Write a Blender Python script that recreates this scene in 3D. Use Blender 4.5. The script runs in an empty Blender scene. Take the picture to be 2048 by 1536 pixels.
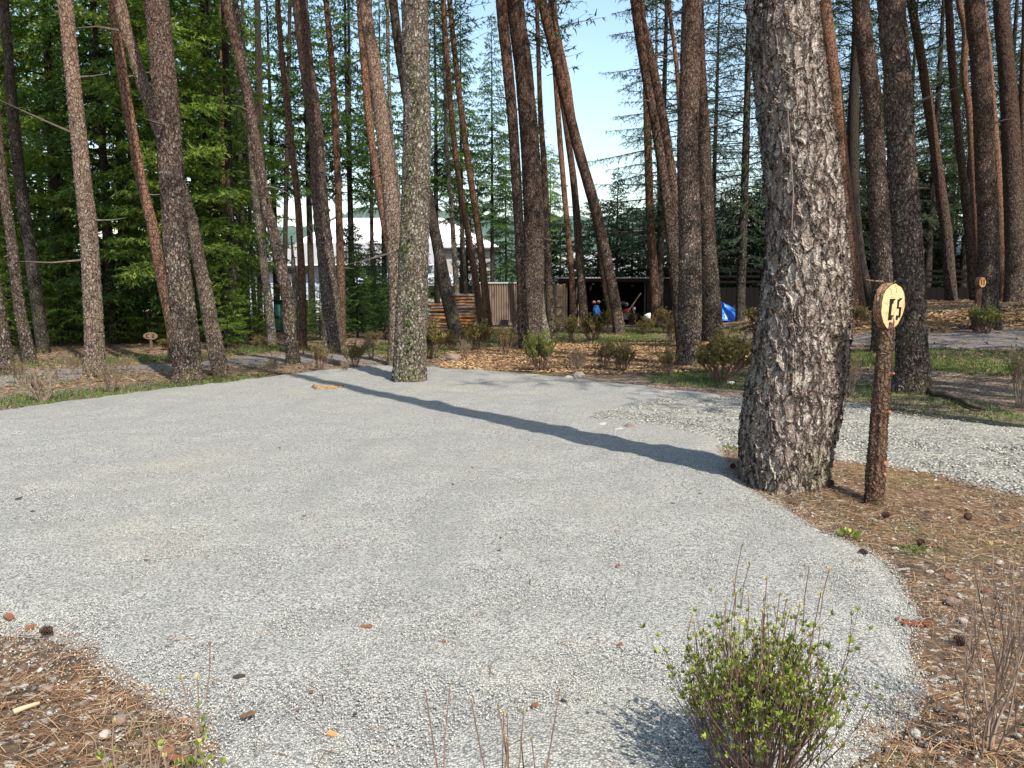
import bpy, math, random
import numpy as np
from mathutils import Vector, Matrix
from mathutils.geometry import delaunay_2d_cdt
R = math.radians
C = bpy.context.scene.collection
SC = bpy.context.scene
rng = np.random.default_rng(7)
random.seed(7)

# ------------------------------------------------------------ camera, sky, sun
EYE = 1.5; PITCH = R(6.42); F = 1538.0
cam = bpy.data.objects.new('camera', bpy.data.cameras.new('camera')); C.objects.link(cam)
cam.location = (0, 0, EYE); cam.rotation_euler = (R(90) - PITCH, 0, 0)
cam.data.sensor_width = 36; cam.data.lens = 36 * F / 2048
cam.data.clip_end = 3000; cam.data.clip_start = 0.05
SC.camera = cam
SUN_EL = R(50); SUN_AZ = R(149.5)          # azimuth clockwise from +Y, where the sun stands
w = bpy.data.worlds.new('World'); SC.world = w; w.use_nodes = True
nt = w.node_tree
sky = nt.nodes.new('ShaderNodeTexSky'); sky.sky_type = 'NISHITA'; sky.sun_disc = False
sky.sun_elevation = SUN_EL; sky.sun_rotation = SUN_AZ; sky.air_density = 1.6; sky.dust_density = 1.3; sky.ozone_density = 2.6
nt.links.new(sky.outputs[0], nt.nodes['Background'].inputs[0]); nt.nodes['Background'].inputs[1].default_value = 0.13
ld = bpy.data.lights.new('sun', 'SUN'); ld.energy = 4.7; ld.angle = R(0.5); ld.color = (1.0, 0.93, 0.82)
sun = bpy.data.objects.new('sun', ld); C.objects.link(sun)
sdir = Vector((math.sin(SUN_AZ) * math.cos(SUN_EL), math.cos(SUN_AZ) * math.cos(SUN_EL), math.sin(SUN_EL)))
sun.rotation_euler = sdir.to_track_quat('Z', 'Y').to_euler(); sun.location = (10, -10, 30)
SC.view_settings.view_transform = 'Standard'; SC.view_settings.look = 'None'
SC.view_settings.exposure = 1.0; SC.view_settings.gamma = 1.0
SC.render.engine = 'CYCLES'
try:
    SC.cycles.max_bounces = 6; SC.cycles.transparent_max_bounces = 4; SC.cycles.diffuse_bounces = 3
except Exception: pass

# ------------------------------------------------------------ helpers
def hash3(ix, iy, iz, s=0):
    h = (ix.astype(np.int64) * 374761393 + iy.astype(np.int64) * 668265263 + iz.astype(np.int64) * 2147483647 + s * 974634777) & 0xffffffff
    h = ((h ^ (h >> 13)) * 1274126177) & 0xffffffff
    h = h ^ (h >> 16)
    return (h & 0xffff) / 65535.0
def vnoise(x, y, z=None, s=0):
    x = np.asarray(x, float); y = np.asarray(y, float); z = np.zeros_like(x) if z is None else np.asarray(z, float)
    ix, iy, iz = np.floor(x), np.floor(y), np.floor(z); fx, fy, fz = x - ix, y - iy, z - iz
    fx = fx * fx * (3 - 2 * fx); fy = fy * fy * (3 - 2 * fy); fz = fz * fz * (3 - 2 * fz); r = 0
    for a in (0, 1):
        for b in (0, 1):
            for c in (0, 1):
                r = r + hash3(ix + a, iy + b, iz + c, s) * (fx if a else 1 - fx) * (fy if b else 1 - fy) * (fz if c else 1 - fz)
    return r * 2 - 1
def tag(o, label=None, cat=None, group=None, kind=None):
    if label: o['label'] = label
    if cat: o['category'] = cat
    if group: o['group'] = group
    if kind: o['kind'] = kind
    return o
def mesh_np(name, V, Fc, smooth=False, attr=None):
    V = np.asarray(V, np.float32).reshape(-1, 3); Fc = np.asarray(Fc, np.int32)
    me = bpy.data.meshes.new(name); k = Fc.shape[1]
    me.vertices.add(len(V)); me.vertices.foreach_set('co', V.ravel())
    me.loops.add(Fc.size); me.loops.foreach_set('vertex_index', Fc.ravel())
    me.polygons.add(len(Fc)); me.polygons.foreach_set('loop_start', np.arange(0, Fc.size, k, dtype=np.int32))
    me.polygons.foreach_set('loop_total', np.full(len(Fc), k, np.int32))
    if smooth: me.polygons.foreach_set('use_smooth', np.ones(len(Fc), bool))
    if attr is not None:
        a = me.attributes.new('rnd', 'FLOAT', 'POINT'); a.data.foreach_set('value', np.asarray(attr, np.float32))
    me.update(); me.validate()
    return me
def link(name, me, mat, parent=None, loc=None, rz=0):
    o = bpy.data.objects.new(name, me); C.objects.link(o)
    if mat is not None and me is not None and len(me.materials) == 0: me.materials.append(mat)
    if parent: o.parent = parent
    if loc is not None: o.location = loc
    o.rotation_euler.z = rz
    return o
def empty(name, loc, rz=0):
    o = bpy.data.objects.new(name, None); C.objects.link(o); o.location = loc; o.rotation_euler.z = rz; o.empty_display_size = .3
    return o
class MB:
    """collects quads and triangles into one mesh"""
    def __init__(s): s.v = []; s.f = []
    def add(s, vs, fs):
        n = len(s.v); s.v += [tuple(v) for v in vs]; s.f += [tuple(i + n for i in f) for f in fs]; return s
    def box(s, x0, x1, y0, y1, z0, z1, M=None):
        vs = [Vector((x, y, z)) for x in (x0, x1) for y in (y0, y1) for z in (z0, z1)]
        if M: vs = [M @ v for v in vs]
        return s.add(vs, [(0, 1, 3, 2), (4, 6, 7, 5), (0, 4, 5, 1), (2, 3, 7, 6), (0, 2, 6, 4), (1, 5, 7, 3)])
    def tube(s, pts, rad, n=6, cap=True):
        pts = [Vector(p) for p in pts]
        if not hasattr(rad, '__len__'): rad = [rad] * len(pts)
        base = len(s.v); vs = []
        for i, p in enumerate(pts):
            d = (pts[min(i + 1, len(pts) - 1)] - pts[max(i - 1, 0)]).normalized()
            a = d.orthogonal().normalized() if i == 0 else (a - d * a.dot(d)).normalized()
            b = d.cross(a)
            for k in range(n):
                t = 2 * math.pi * k / n
                vs.append(p + (a * math.cos(t) + b * math.sin(t)) * rad[i])
        fs = [(i * n + k, i * n + (k + 1) % n, (i + 1) * n + (k + 1) % n, (i + 1) * n + k) for i in range(len(pts) - 1) for k in range(n)]
        if cap: fs += [tuple(range(n - 1, -1, -1)), tuple((len(pts) - 1) * n + k for k in range(n))]
        return s.add(vs, fs)
    def build(s, name, mat, parent=None, loc=None, smooth=False, bevel=0, rz=0):
        me = bpy.data.meshes.new(name); me.from_pydata(s.v, [], s.f); me.update()
        if smooth:
            for p in me.polygons: p.use_smooth = True
        o = link(name, me, mat, parent, loc, rz)
        if bevel:
            m = o.modifiers.new('bevel', 'BEVEL'); m.width = bevel; m.segments = 2
        return o
def inv(s, i): return s.inputs[i]
def nd(t, typ, ins=None, **kw):
    n = t.nodes.new(typ)
    for k, v in kw.items(): setattr(n, k, v)
    for k, v in (ins or {}).items():
        sock = n.inputs[k]
        if isinstance(v, bpy.types.NodeSocket): t.links.new(v, sock)
        else: sock.default_value = v
    return n
def ramp(t, fac, stops, interp='LINEAR'):
    n = t.nodes.new('ShaderNodeValToRGB'); cr = n.color_ramp; cr.interpolation = interp
    while len(cr.elements) < len(stops): cr.elements.new(0.5)
    for e, (p, c) in zip(cr.elements, stops):
        e.position = p; e.color = (c, c, c, 1) if not hasattr(c, '__len__') else (*c, 1)
    t.links.new(fac, n.inputs[0]); return n.outputs[0]
def mixc(t, fac, a, b, mode='MIX'):
    n = t.nodes.new('ShaderNodeMix'); n.data_type = 'RGBA'; n.blend_type = mode
    for i, v in ((0, fac), (6, a), (7, b)):
        if isinstance(v, bpy.types.NodeSocket): t.links.new(v, n.inputs[i])
        else: n.inputs[i].default_value = v if i == 0 else (*v, 1)
    return n.outputs[2]
def math_(t, op, a, b=0.0, clamp=False):
    n = t.nodes.new('ShaderNodeMath'); n.operation = op; n.use_clamp = clamp
    for i, v in ((0, a), (1, b)):
        if isinstance(v, bpy.types.NodeSocket): t.links.new(v, n.inputs[i])
        else: n.inputs[i].default_value = v
    return n.outputs[0]
def newmat(name):
    m = bpy.data.materials.new(name); m.use_nodes = True; t = m.node_tree
    return m, t, t.nodes['Principled BSDF']
def coords(t, scale=(1, 1, 1), kind='Object'):
    tc = t.nodes.new('ShaderNodeTexCoord')
    mp = nd(t, 'ShaderNodeMapping', {'Vector': tc.outputs[kind], 'Scale': scale})
    return mp.outputs[0]
def simple(name, c, rough=.8, c2=None, scale=8, metal=0, bump=0, stretch=(1, 1, 1), spec=.08):
    m, t, b = newmat(name); co = coords(t, stretch)
    n = nd(t, 'ShaderNodeTexNoise', {'Vector': co, 'Scale': scale, 'Detail': 6, 'Roughness': .65})
    f = ramp(t, n.outputs[0], [(.3, 0), (.7, 1)])
    col = mixc(t, f, c, c2 or tuple(x * .72 for x in c))
    t.links.new(col, b.inputs['Base Color']); b.inputs['Roughness'].default_value = rough; b.inputs['Metallic'].default_value = metal
    b.inputs['Specular IOR Level'].default_value = spec
    if bump:
        bp = nd(t, 'ShaderNodeBump', {'Height': n.outputs[0], 'Strength': .6, 'Distance': bump}); t.links.new(bp.outputs[0], b.inputs['Normal'])
    return m
# ------------------------------------------------------------ pixel of the photograph (2048 wide) to a point
FW = np.array([0, math.cos(PITCH), -math.sin(PITCH)]); UP = np.array([0, math.sin(PITCH), math.cos(PITCH)])
def ray(px, py): return FW + np.array([1, 0, 0]) * (px - 1024) / F - UP * (py - 768) / F
def P(px, py, Y):
    d = ray(px, py); k = Y / d[1]; return np.array([d[0] * k, Y, EYE + d[2] * k])
def pw(Y): return Y / math.cos(PITCH) / F * 1.0      # metres per photo pixel near the horizon, at depth Y
CP = [(x, y, 0.) for x in range(-34, 9, 4) for y in range(-8, 13, 4)] + [(x, y, 0.) for x in range(-50, 1, 5) for y in range(16, 66, 5)]
CP += [(x, y, 0.) for x in (10, 14, 20, 30) for y in (-8, -2, 4)] + [(10, 9, .05), (14, 9, .15), (20, 9, .3), (2, 20, 0), (3, 26, 0)]
for px, py, Y in [(1825, 782, 12.3), (1765, 702, 17), (1972, 662, 20), (2032, 604, 25), (1712, 625, 26), (1500, 640, 32), (1423, 682, 22), (1378, 730, 17), (1240, 667, 30), (1100, 652, 42), (1300, 648, 42), (1900, 600, 33), (1600, 625, 33), (2048, 700, 14)]:
    q = P(px, py, Y); CP.append((q[0], q[1], q[2]))
CP += [(30, 20, 1.3), (30, 32, 1.9), (20, 40, 1.6), (10, 52, .8), (30, 50, 2), (0, 52, .1), (24, 12, .8), (5, 60, .3)]
CP = np.array(CP)
def T(x, y):
    x = np.asarray(x, float); y = np.asarray(y, float); sh = x.shape; x = x.ravel(); y = y.ravel()
    out = np.empty_like(x)
    for i in range(0, len(x), 20000):
        d2 = (x[i:i + 20000, None] - CP[:, 0]) ** 2 + (y[i:i + 20000, None] - CP[:, 1]) ** 2
        wt = np.exp(-d2 / (2 * 2.3 ** 2)) + 1e-5 / (1 + d2 * .02) ** 2
        out[i:i + 20000] = (wt * CP[:, 2]).sum(1) / wt.sum(1)
    out += .13 * np.exp(-((x - 2.3) ** 2 + (y - 6.1) ** 2) / (2 * .55 ** 2))
    return out.reshape(sh)
TS = np.concatenate([np.arange(1, 12, .03), np.arange(12, 75, .06)])
def hit(px, py):
    d = ray(px, py); q = d[None] * TS[:, None]; z = EYE + q[:, 2]; g = T(q[:, 0], q[:, 1])
    i = np.argmax(z < g)
    if not (z < g).any(): i = len(TS) - 1
    return np.array([q[i, 0], q[i, 1], g[i]])
def H1(x, y): return float(T(np.array([x]), np.array([y]))[0])

# ------------------------------------------------------------ materials
def gravel_mat(name, cell, light, dark, warm, patch=(.42, .39, .30)):
    m, t, b = newmat(name); co = coords(t)
    v = nd(t, 'ShaderNodeTexVoronoi', {'Vector': co, 'Scale': 1 / cell, 'Randomness': 1.0})
    sep = nd(t, 'ShaderNodeSeparateColor', {'Color': v.outputs['Color']})
    base = ramp(t, sep.outputs[0], [(0, dark), (.3, tuple(.5 * (a + c) for a, c in zip(light, dark))), (.75, light), (1, warm)])
    n = nd(t, 'ShaderNodeTexNoise', {'Vector': co, 'Scale': .55, 'Detail': 5, 'Roughness': .6})
    base = mixc(t, ramp(t, n.outputs[0], [(.5, 0), (.68, .75)]), base, mixc(t, .55, base, patch))
    n5 = nd(t, 'ShaderNodeTexNoise', {'Vector': nd(t, 'ShaderNodeMapping', {'Vector': co, 'Rotation': (0, 0, .35), 'Scale': (1.5, .16, 1)}).outputs[0], 'Scale': 1.0, 'Detail': 3})
    base = mixc(t, ramp(t, n5.outputs[0], [(.52, 0), (.66, .32)]), base, tuple(x * .6 for x in light))
    n3 = nd(t, 'ShaderNodeTexNoise', {'Vector': co, 'Scale': 2.6, 'Detail': 6, 'Roughness': .7})
    base = mixc(t, ramp(t, n3.outputs[0], [(.3, .0), (.72, .34)]), base, tuple(x * .55 for x in light))
    edge = ramp(t, v.outputs['Distance'], [(.35, 1.0), (.75, .5)])
    base = mixc(t, 1.0, base, edge, 'MULTIPLY')
    t.links.new(base, b.inputs['Base Color']); b.inputs['Roughness'].default_value = .9; b.inputs['Specular IOR Level'].default_value = .2
    h = math_(t, 'SUBTRACT', 1.0, v.outputs['Distance'])
    n2 = nd(t, 'ShaderNodeTexNoise', {'Vector': co, 'Scale': .3 / cell, 'Detail': 3})
    h2 = math_(t, 'ADD', h, math_(t, 'MULTIPLY', n2.outputs[0], 1.4)); h3 = math_(t, 'ADD', h2, math_(t, 'MULTIPLY', sep.outputs[1], .8))
    bp = nd(t, 'ShaderNodeBump', {'Height': h3, 'Strength': .8, 'Distance': cell * .8}); t.links.new(bp.outputs[0], b.inputs['Normal'])
    return m
M_pad = gravel_mat('fine_gravel', .009, (.378, .38, .355), (.11, .107, .10), (.425, .405, .34), (.36, .335, .255))
M_road = gravel_mat('crushed_stone', .028, (.32, .315, .28), (.10, .095, .085), (.38, .35, .27))
M_path = gravel_mat('path_gravel', .02, (.25, .23, .215), (.10, .09, .08), (.28, .23, .18), (.16, .11, .07))
def attr_mat(name, stops, rough=.85, transl=0, spec=.25, tcol=None):
    m, t, b = newmat(name)
    a = nd(t, 'ShaderNodeAttribute', attribute_name='rnd')
    col = ramp(t, a.outputs['Fac'], stops)
    t.links.new(col, b.inputs['Base Color']); b.inputs['Roughness'].default_value = rough; b.inputs['Specular IOR Level'].default_value = spec
    if transl:
        tr = nd(t, 'ShaderNodeBsdfTranslucent', {'Color': mixc(t, .5, col, tcol) if tcol else col})
        mx = nd(t, 'ShaderNodeMixShader', {0: transl, 1: b.outputs[0], 2: tr.outputs[0]})
        t.links.new(mx.outputs[0], t.nodes['Material Output'].inputs[0])
    return m
M_stone = attr_mat('crushed_stones', [(0, (.07, .07, .068)), (.35, (.19, .188, .172)), (.8, (.30, .296, .262)), (1, (.42, .395, .325))], .9)
M_fine = attr_mat('fine_stones', [(0, (.07, .069, .066)), (.3, (.235, .235, .222)), (.8, (.41, .41, .38)), (1, (.50, .47, .39))], .9)
M_chip = attr_mat('wood_chip', [(0, (.07, .035, .02)), (.35, (.18, .095, .05)), (.65, (.34, .21, .105)), (1, (.52, .38, .19))], .9)
M_needle = attr_mat('dry_needles', [(0, (.06, .028, .016)), (.4, (.17, .085, .045)), (.8, (.28, .165, .085)), (1, (.38, .28, .16))], .8)
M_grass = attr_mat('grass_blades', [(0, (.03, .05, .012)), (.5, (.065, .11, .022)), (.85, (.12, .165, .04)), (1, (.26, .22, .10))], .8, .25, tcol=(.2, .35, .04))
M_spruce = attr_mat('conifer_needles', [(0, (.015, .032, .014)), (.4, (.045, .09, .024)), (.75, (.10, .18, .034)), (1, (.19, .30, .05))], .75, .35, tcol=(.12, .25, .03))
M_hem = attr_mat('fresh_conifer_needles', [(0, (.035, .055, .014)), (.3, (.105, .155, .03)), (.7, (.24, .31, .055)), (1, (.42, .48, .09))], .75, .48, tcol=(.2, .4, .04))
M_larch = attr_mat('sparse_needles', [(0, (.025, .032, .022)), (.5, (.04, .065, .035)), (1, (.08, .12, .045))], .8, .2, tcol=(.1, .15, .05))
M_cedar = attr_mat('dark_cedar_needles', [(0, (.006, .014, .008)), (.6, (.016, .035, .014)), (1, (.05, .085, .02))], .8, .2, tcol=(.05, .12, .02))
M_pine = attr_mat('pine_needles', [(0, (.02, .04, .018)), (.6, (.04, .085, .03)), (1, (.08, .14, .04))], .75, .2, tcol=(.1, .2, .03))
M_leaf = attr_mat('young_leaves', [(0, (.035, .075, .012)), (.5, (.09, .18, .02)), (1, (.20, .34, .035))], .6, .4, tcol=(.25, .45, .03))
M_leaf2 = attr_mat('azalea_leaves', [(0, (.04, .06, .012)), (.45, (.14, .18, .025)), (.8, (.29, .31, .06)), (1, (.44, .36, .17))], .55, .3, .3, tcol=(.2, .38, .04))
M_olive = attr_mat('bud_leaves', [(0, (.075, .045, .022)), (.5, (.14, .105, .035)), (1, (.24, .22, .075))], .7, .3, tcol=(.3, .3, .08))
M_ivy = attr_mat('ivy_leaves', [(0, (.03, .05, .012)), (.6, (.075, .11, .025)), (1, (.17, .21, .07))], .5, .25, tcol=(.2, .3, .04))
M_bud = attr_mat('spring_leaves', [(0, (.07, .085, .02)), (.5, (.17, .18, .045)), (1, (.32, .32, .11))], .7, .3, tcol=(.3, .35, .06))
M_twig = simple('twig_bark', (.085, .05, .042), .85, (.17, .115, .09), 30)
M_twig_pale = simple('pale_twig_bark', (.24, .18, .14), .85, (.15, .105, .08), 30)
M_limb = simple('dead_limb_bark', (.075, .058, .048), .9, (.13, .11, .09), 12)
def floor_mat():
    m, t, b = newmat('forest_floor'); co = coords(t)
    n1 = nd(t, 'ShaderNodeTexNoise', {'Vector': co, 'Scale': .5, 'Detail': 6, 'Roughness': .65})
    n2 = nd(t, 'ShaderNodeTexNoise', {'Vector': co, 'Scale': 28, 'Detail': 5, 'Roughness': .75})
    n4 = nd(t, 'ShaderNodeTexNoise', {'Vector': co, 'Scale': 4.5, 'Detail': 5, 'Roughness': .7})
    v = nd(t, 'ShaderNodeTexVoronoi', {'Vector': co, 'Scale': 45})
    sp = nd(t, 'ShaderNodeSeparateColor', {'Color': v.outputs['Color']})
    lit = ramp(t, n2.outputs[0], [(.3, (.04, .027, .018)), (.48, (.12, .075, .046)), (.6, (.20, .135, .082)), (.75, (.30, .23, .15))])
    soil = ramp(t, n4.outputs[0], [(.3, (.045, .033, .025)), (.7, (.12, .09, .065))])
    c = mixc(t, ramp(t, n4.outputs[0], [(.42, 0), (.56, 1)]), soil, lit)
    peb = ramp(t, sp.outputs[0], [(.86, 0), (.9, 1)])
    c = mixc(t, math_(t, 'MULTIPLY', peb, .7), c, (.42, .40, .34))
    gr = ramp(t, n1.outputs[0], [(.52, 0), (.62, .55)])
    c = mixc(t, gr, c, ramp(t, n2.outputs[0], [(.35, (.04, .055, .018)), (.65, (.13, .15, .05))]))
    t.links.new(c, b.inputs['Base Color']); b.inputs['Roughness'].default_value = .95; b.inputs['Specular IOR Level'].default_value = .1
    hh = math_(t, 'ADD', n2.outputs[0], math_(t, 'MULTIPLY', n4.outputs[0], 1.5))
    bp = nd(t, 'ShaderNodeBump', {'Height': hh, 'Strength': .9, 'Distance': .03}); t.links.new(bp.outputs[0], b.inputs['Normal'])
    return m
M_floor = floor_mat()
M_chipbed = simple('chip_bed', (.11, .065, .038), .95, (.27, .17, .085), 2.5, bump=.02)
M_turf = simple('turf', (.05, .075, .02), .95, (.11, .125, .045), 9, bump=.02)
def bark_mat(name, cell, elong, disp, plate, plate2, crack, red, redz=(3.0, 7.0), lichen=.25, true_disp=True, redamt=1.0, flake=1.0):
    m, t, b = newmat(name)
    co = coords(t)
    wn = nd(t, 'ShaderNodeTexNoise', {'Vector': co, 'Scale': 3.0, 'Detail': 2})
    wv = nd(t, 'ShaderNodeVectorMath', {0: wn.outputs['Color'], 1: (.12, .12, .12)}, operation='MULTIPLY')
    wa = nd(t, 'ShaderNodeVectorMath', {0: co, 1: wv.outputs[0]}, operation='ADD')
    wn2 = nd(t, 'ShaderNodeTexNoise', {'Vector': co, 'Scale': 14.0, 'Detail': 2})
    wv2 = nd(t, 'ShaderNodeVectorMath', {0: wn2.outputs['Color'], 1: (.035, .035, .06)}, operation='MULTIPLY')
    wb = nd(t, 'ShaderNodeVectorMath', {0: wa.outputs[0], 1: wv2.outputs[0]}, operation='ADD')
    mp = nd(t, 'ShaderNodeMapping', {'Vector': wb.outputs[0], 'Scale': (1, 1, elong)})
    ve = nd(t, 'ShaderNodeTexVoronoi', {'Vector': mp.outputs[0], 'Scale': 1 / cell}, feature='DISTANCE_TO_EDGE')
    vc = nd(t, 'ShaderNodeTexVoronoi', {'Vector': mp.outputs[0], 'Scale': 1 / cell})
    mp2 = nd(t, 'ShaderNodeMapping', {'Vector': wb.outputs[0], 'Scale': (1, 1, .5 + elong * .4)})
    vf = nd(t, 'ShaderNodeTexVoronoi', {'Vector': mp2.outputs[0], 'Scale': 2.3 / cell})
    vfe = nd(t, 'ShaderNodeTexVoronoi', {'Vector': mp2.outputs[0], 'Scale': 2.3 / cell}, feature='DISTANCE_TO_EDGE')
    sc = nd(t, 'ShaderNodeSeparateColor', {'Color': vc.outputs['Color']}); sf = nd(t, 'ShaderNodeSeparateColor', {'Color': vf.outputs['Color']})
    fine = nd(t, 'ShaderNodeTexNoise', {'Vector': co, 'Scale': 55, 'Detail': 5, 'Roughness': .7})
    big = nd(t, 'ShaderNodeTexNoise', {'Vector': co, 'Scale': 2.2, 'Detail': 4})
    pl = ramp(t, ve.outputs[0], [(0, 0), (.035, .45), (.11, 1)])
    fl = ramp(t, vfe.outputs[0], [(0, 0), (.1, 1)])
    c = mixc(t, ramp(t, sf.outputs[0], [(.25, 0), (.95, 1)]), plate, plate2)
    c = mixc(t, ramp(t, fine.outputs[0], [(.35, .55), (.65, 0)]), c, tuple(x * .5 for x in plate))
    c = mixc(t, math_(t, 'MULTIPLY', ramp(t, big.outputs[0], [(.35, 0), (.75, 1)]), .35), c, plate2)
    spot = math_(t, 'MULTIPLY', ramp(t, sf.outputs[1], [(.8, 0), (.86, 1)]), lichen)
    c = mixc(t, spot, c, (.50, .48, .42))
    geo = nd(t, 'ShaderNodeNewGeometry'); sx = nd(t, 'ShaderNodeSeparateXYZ', {0: geo.outputs['Position']})
    rz = nd(t, 'ShaderNodeMapRange', {0: sx.outputs[2], 1: redz[0], 2: redz[1], 3: 0.0, 4: redamt})
    c = mixc(t, rz.outputs[0], c, mixc(t, sf.outputs[2], red, tuple(x * 1.5 for x in red)))
    # green algae near the foot
    az = nd(t, 'ShaderNodeMapRange', {0: sx.outputs[2], 1: .1, 2: 2.4, 3: .4, 4: 0.0})
    c = mixc(t, math_(t, 'MULTIPLY', az.outputs[0], ramp(t, big.outputs[0], [(.45, 0), (.62, 1)])), c, (.12, .12, .04))
    c = mixc(t, math_(t, 'MULTIPLY', math_(t, 'SUBTRACT', 1.0, fl), .45), c, crack)
    c = mixc(t, math_(t, 'SUBTRACT', 1.0, pl), c, crack)
    oi = nd(t, 'ShaderNodeObjectInfo'); vv = nd(t, 'ShaderNodeMapRange', {0: oi.outputs['Random'], 3: .8, 4: 1.15})
    cm = nd(t, 'ShaderNodeVectorMath', {0: c, 'Scale': vv.outputs[0]}, operation='SCALE')
    t.links.new(cm.outputs[0], b.inputs['Base Color']); b.inputs['Roughness'].default_value = .9; b.inputs['Specular IOR Level'].default_value = .08
    h = math_(t, 'ADD', math_(t, 'MULTIPLY', pl, .9), math_(t, 'MULTIPLY', fl, .22 * flake))
    h = math_(t, 'ADD', h, math_(t, 'MULTIPLY', sf.outputs[0], .45 * flake)); h = math_(t, 'ADD', h, math_(t, 'MULTIPLY', sc.outputs[0], .35))
    h = math_(t, 'ADD', h, math_(t, 'MULTIPLY', fine.outputs[0], .35))
    if true_disp:
        dn = nd(t, 'ShaderNodeDisplacement', {'Height': h, 'Midlevel': 1.0, 'Scale': disp}); t.links.new(dn.outputs[0], t.nodes['Material Output'].inputs['Displacement'])
        m.displacement_method = 'BOTH'
    else:
        bp = nd(t, 'ShaderNodeBump', {'Height': h, 'Strength': 1.0, 'Distance': disp}); t.links.new(bp.outputs[0], b.inputs['Normal'])
    return m
M_bark_big = bark_mat('plated_pine_bark', .056, .27, .024, (.185, .14, .118), (.41, .355, .32), (.03, .02, .016), (.34, .27, .23), (20, 30), .4, redamt=.2, flake=1.3)
M_bark_mid = bark_mat('pine_bark', .048, .36, .020, (.055, .037, .030), (.20, .15, .125), (.014, .009, .007), (.10, .058, .043), (2.0, 8), .4, redamt=.8, flake=1.3)
M_bark_grey = bark_mat('grey_pine_bark', .052, .5, .017, (.085, .066, .05), (.29, .24, .195), (.025, .02, .016), (.12, .085, .065), (3, 12), .6, redamt=.5, flake=1.3)
M_bark_lit = bark_mat('sunlit_pine_bark', .046, .45, .017, (.11, .075, .058), (.33, .25, .20), (.03, .02, .015), (.22, .13, .09), (2.0, 8), .4, redamt=.7, flake=1.2)  # paler copy of the pine bark, sunlight put into the colour
M_bark_far = bark_mat('far_pine_bark', .07, .42, .03, (.05, .033, .026), (.17, .125, .10), (.014, .009, .007), (.11, .055, .036), (3, 9), .2, False, redamt=.8)
M_bark_red = bark_mat('red_pine_bark', .07, .5, .02, (.09, .048, .033), (.22, .135, .095), (.03, .015, .011), (.17, .09, .057), (1.5, 6), .1, False, redamt=.85)
M_bark_dark = bark_mat('dark_conifer_bark', .06, .4, .02, (.04, .032, .027), (.09, .075, .063), (.012, .01, .008), (.05, .038, .03), (3, 9), .1, False)
M_post = bark_mat('rough_post_bark', .03, .8, .010, (.12, .065, .045), (.20, .13, .10), (.035, .02, .015), (.2, .1, .07), (20, 30), .1)
M_post.name = 'rough_post_bark'

# ------------------------------------------------------------ ground
def sinhgrid(a, b, n, k=3.0, c=0.0):
    u = np.linspace(-1, 1, n); s = np.sinh(k * u) / np.sinh(k); return np.where(s < 0, c + s * (c - a), c + s * (b - c))
gx = sinhgrid(-420, 420, 330, 5.2, 1.0); gy = np.concatenate([np.arange(-12, 1, .6), np.arange(1, 14, .14), np.arange(14, 46, .3), 46 + np.cumsum(np.linspace(.5, 14, 70))])
X, Y = np.meshgrid(gx, gy); Z = T(X, Y) - .004 + .012 * vnoise(X * 2.2, Y * 2.2, s=3) * np.clip(1, 0, 1)
n1, n2 = X.shape; idx = np.arange(n1 * n2).reshape(n1, n2)
Fc = np.stack([idx[:-1, :-1], idx[:-1, 1:], idx[1:, 1:], idx[1:, :-1]], -1).reshape(-1, 4)
tag(link('ground', mesh_np('ground', np.stack([X, Y, Z], -1), Fc, True), M_floor), kind='structure')

def poly_px(pts): return [tuple(hit(*p)[:2]) for p in pts]
def resample(poly, step, amp, seed, nf=1.6):
    out = []
    for i in range(len(poly)):
        a = np.array(poly[i][:2]); b = np.array(poly[(i + 1) % len(poly)][:2]); n = max(1, int(np.linalg.norm(b - a) / step))
        out += [a + (b - a) * k / n for k in range(n)]
    out = np.array(out)
    for _ in range(2): out = (np.roll(out, 1, 0) + out + np.roll(out, -1, 0)) / 3
    d = np.stack([vnoise(out[:, 0] * nf, out[:, 1] * nf, s=seed) + .5 * vnoise(out[:, 0] * nf * 3, out[:, 1] * nf * 3, s=seed + 9), vnoise(out[:, 0] * nf, out[:, 1] * nf, s=seed + 1) + .5 * vnoise(out[:, 0] * nf * 3, out[:, 1] * nf * 3, s=seed + 5)], -1)
    return out + d * amp
def seg_dist(p, poly):
    a = poly; b = np.roll(poly, -1, 0); d = np.full(len(p), 1e9)
    for i in range(len(a)):
        ab = b[i] - a[i]; t = np.clip(((p - a[i]) @ ab) / max(1e-9, ab @ ab), 0, 1)
        d = np.minimum(d, np.hypot(*(p - a[i] - t[:, None] * ab).T))
    return d
def inside(p, poly):
    r = np.zeros(len(p), bool); a = poly; b = np.roll(poly, -1, 0)
    for i in range(len(a)):
        c = ((a[i, 1] > p[:, 1]) != (b[i, 1] > p[:, 1]))
        with np.errstate(divide='ignore', invalid='ignore'):
            xx = (b[i, 0] - a[i, 0]) * (p[:, 1] - a[i, 1]) / (b[i, 1] - a[i, 1]) + a[i, 0]
        r ^= c & (p[:, 0] < xx)
    return r
POLY = {}
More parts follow.
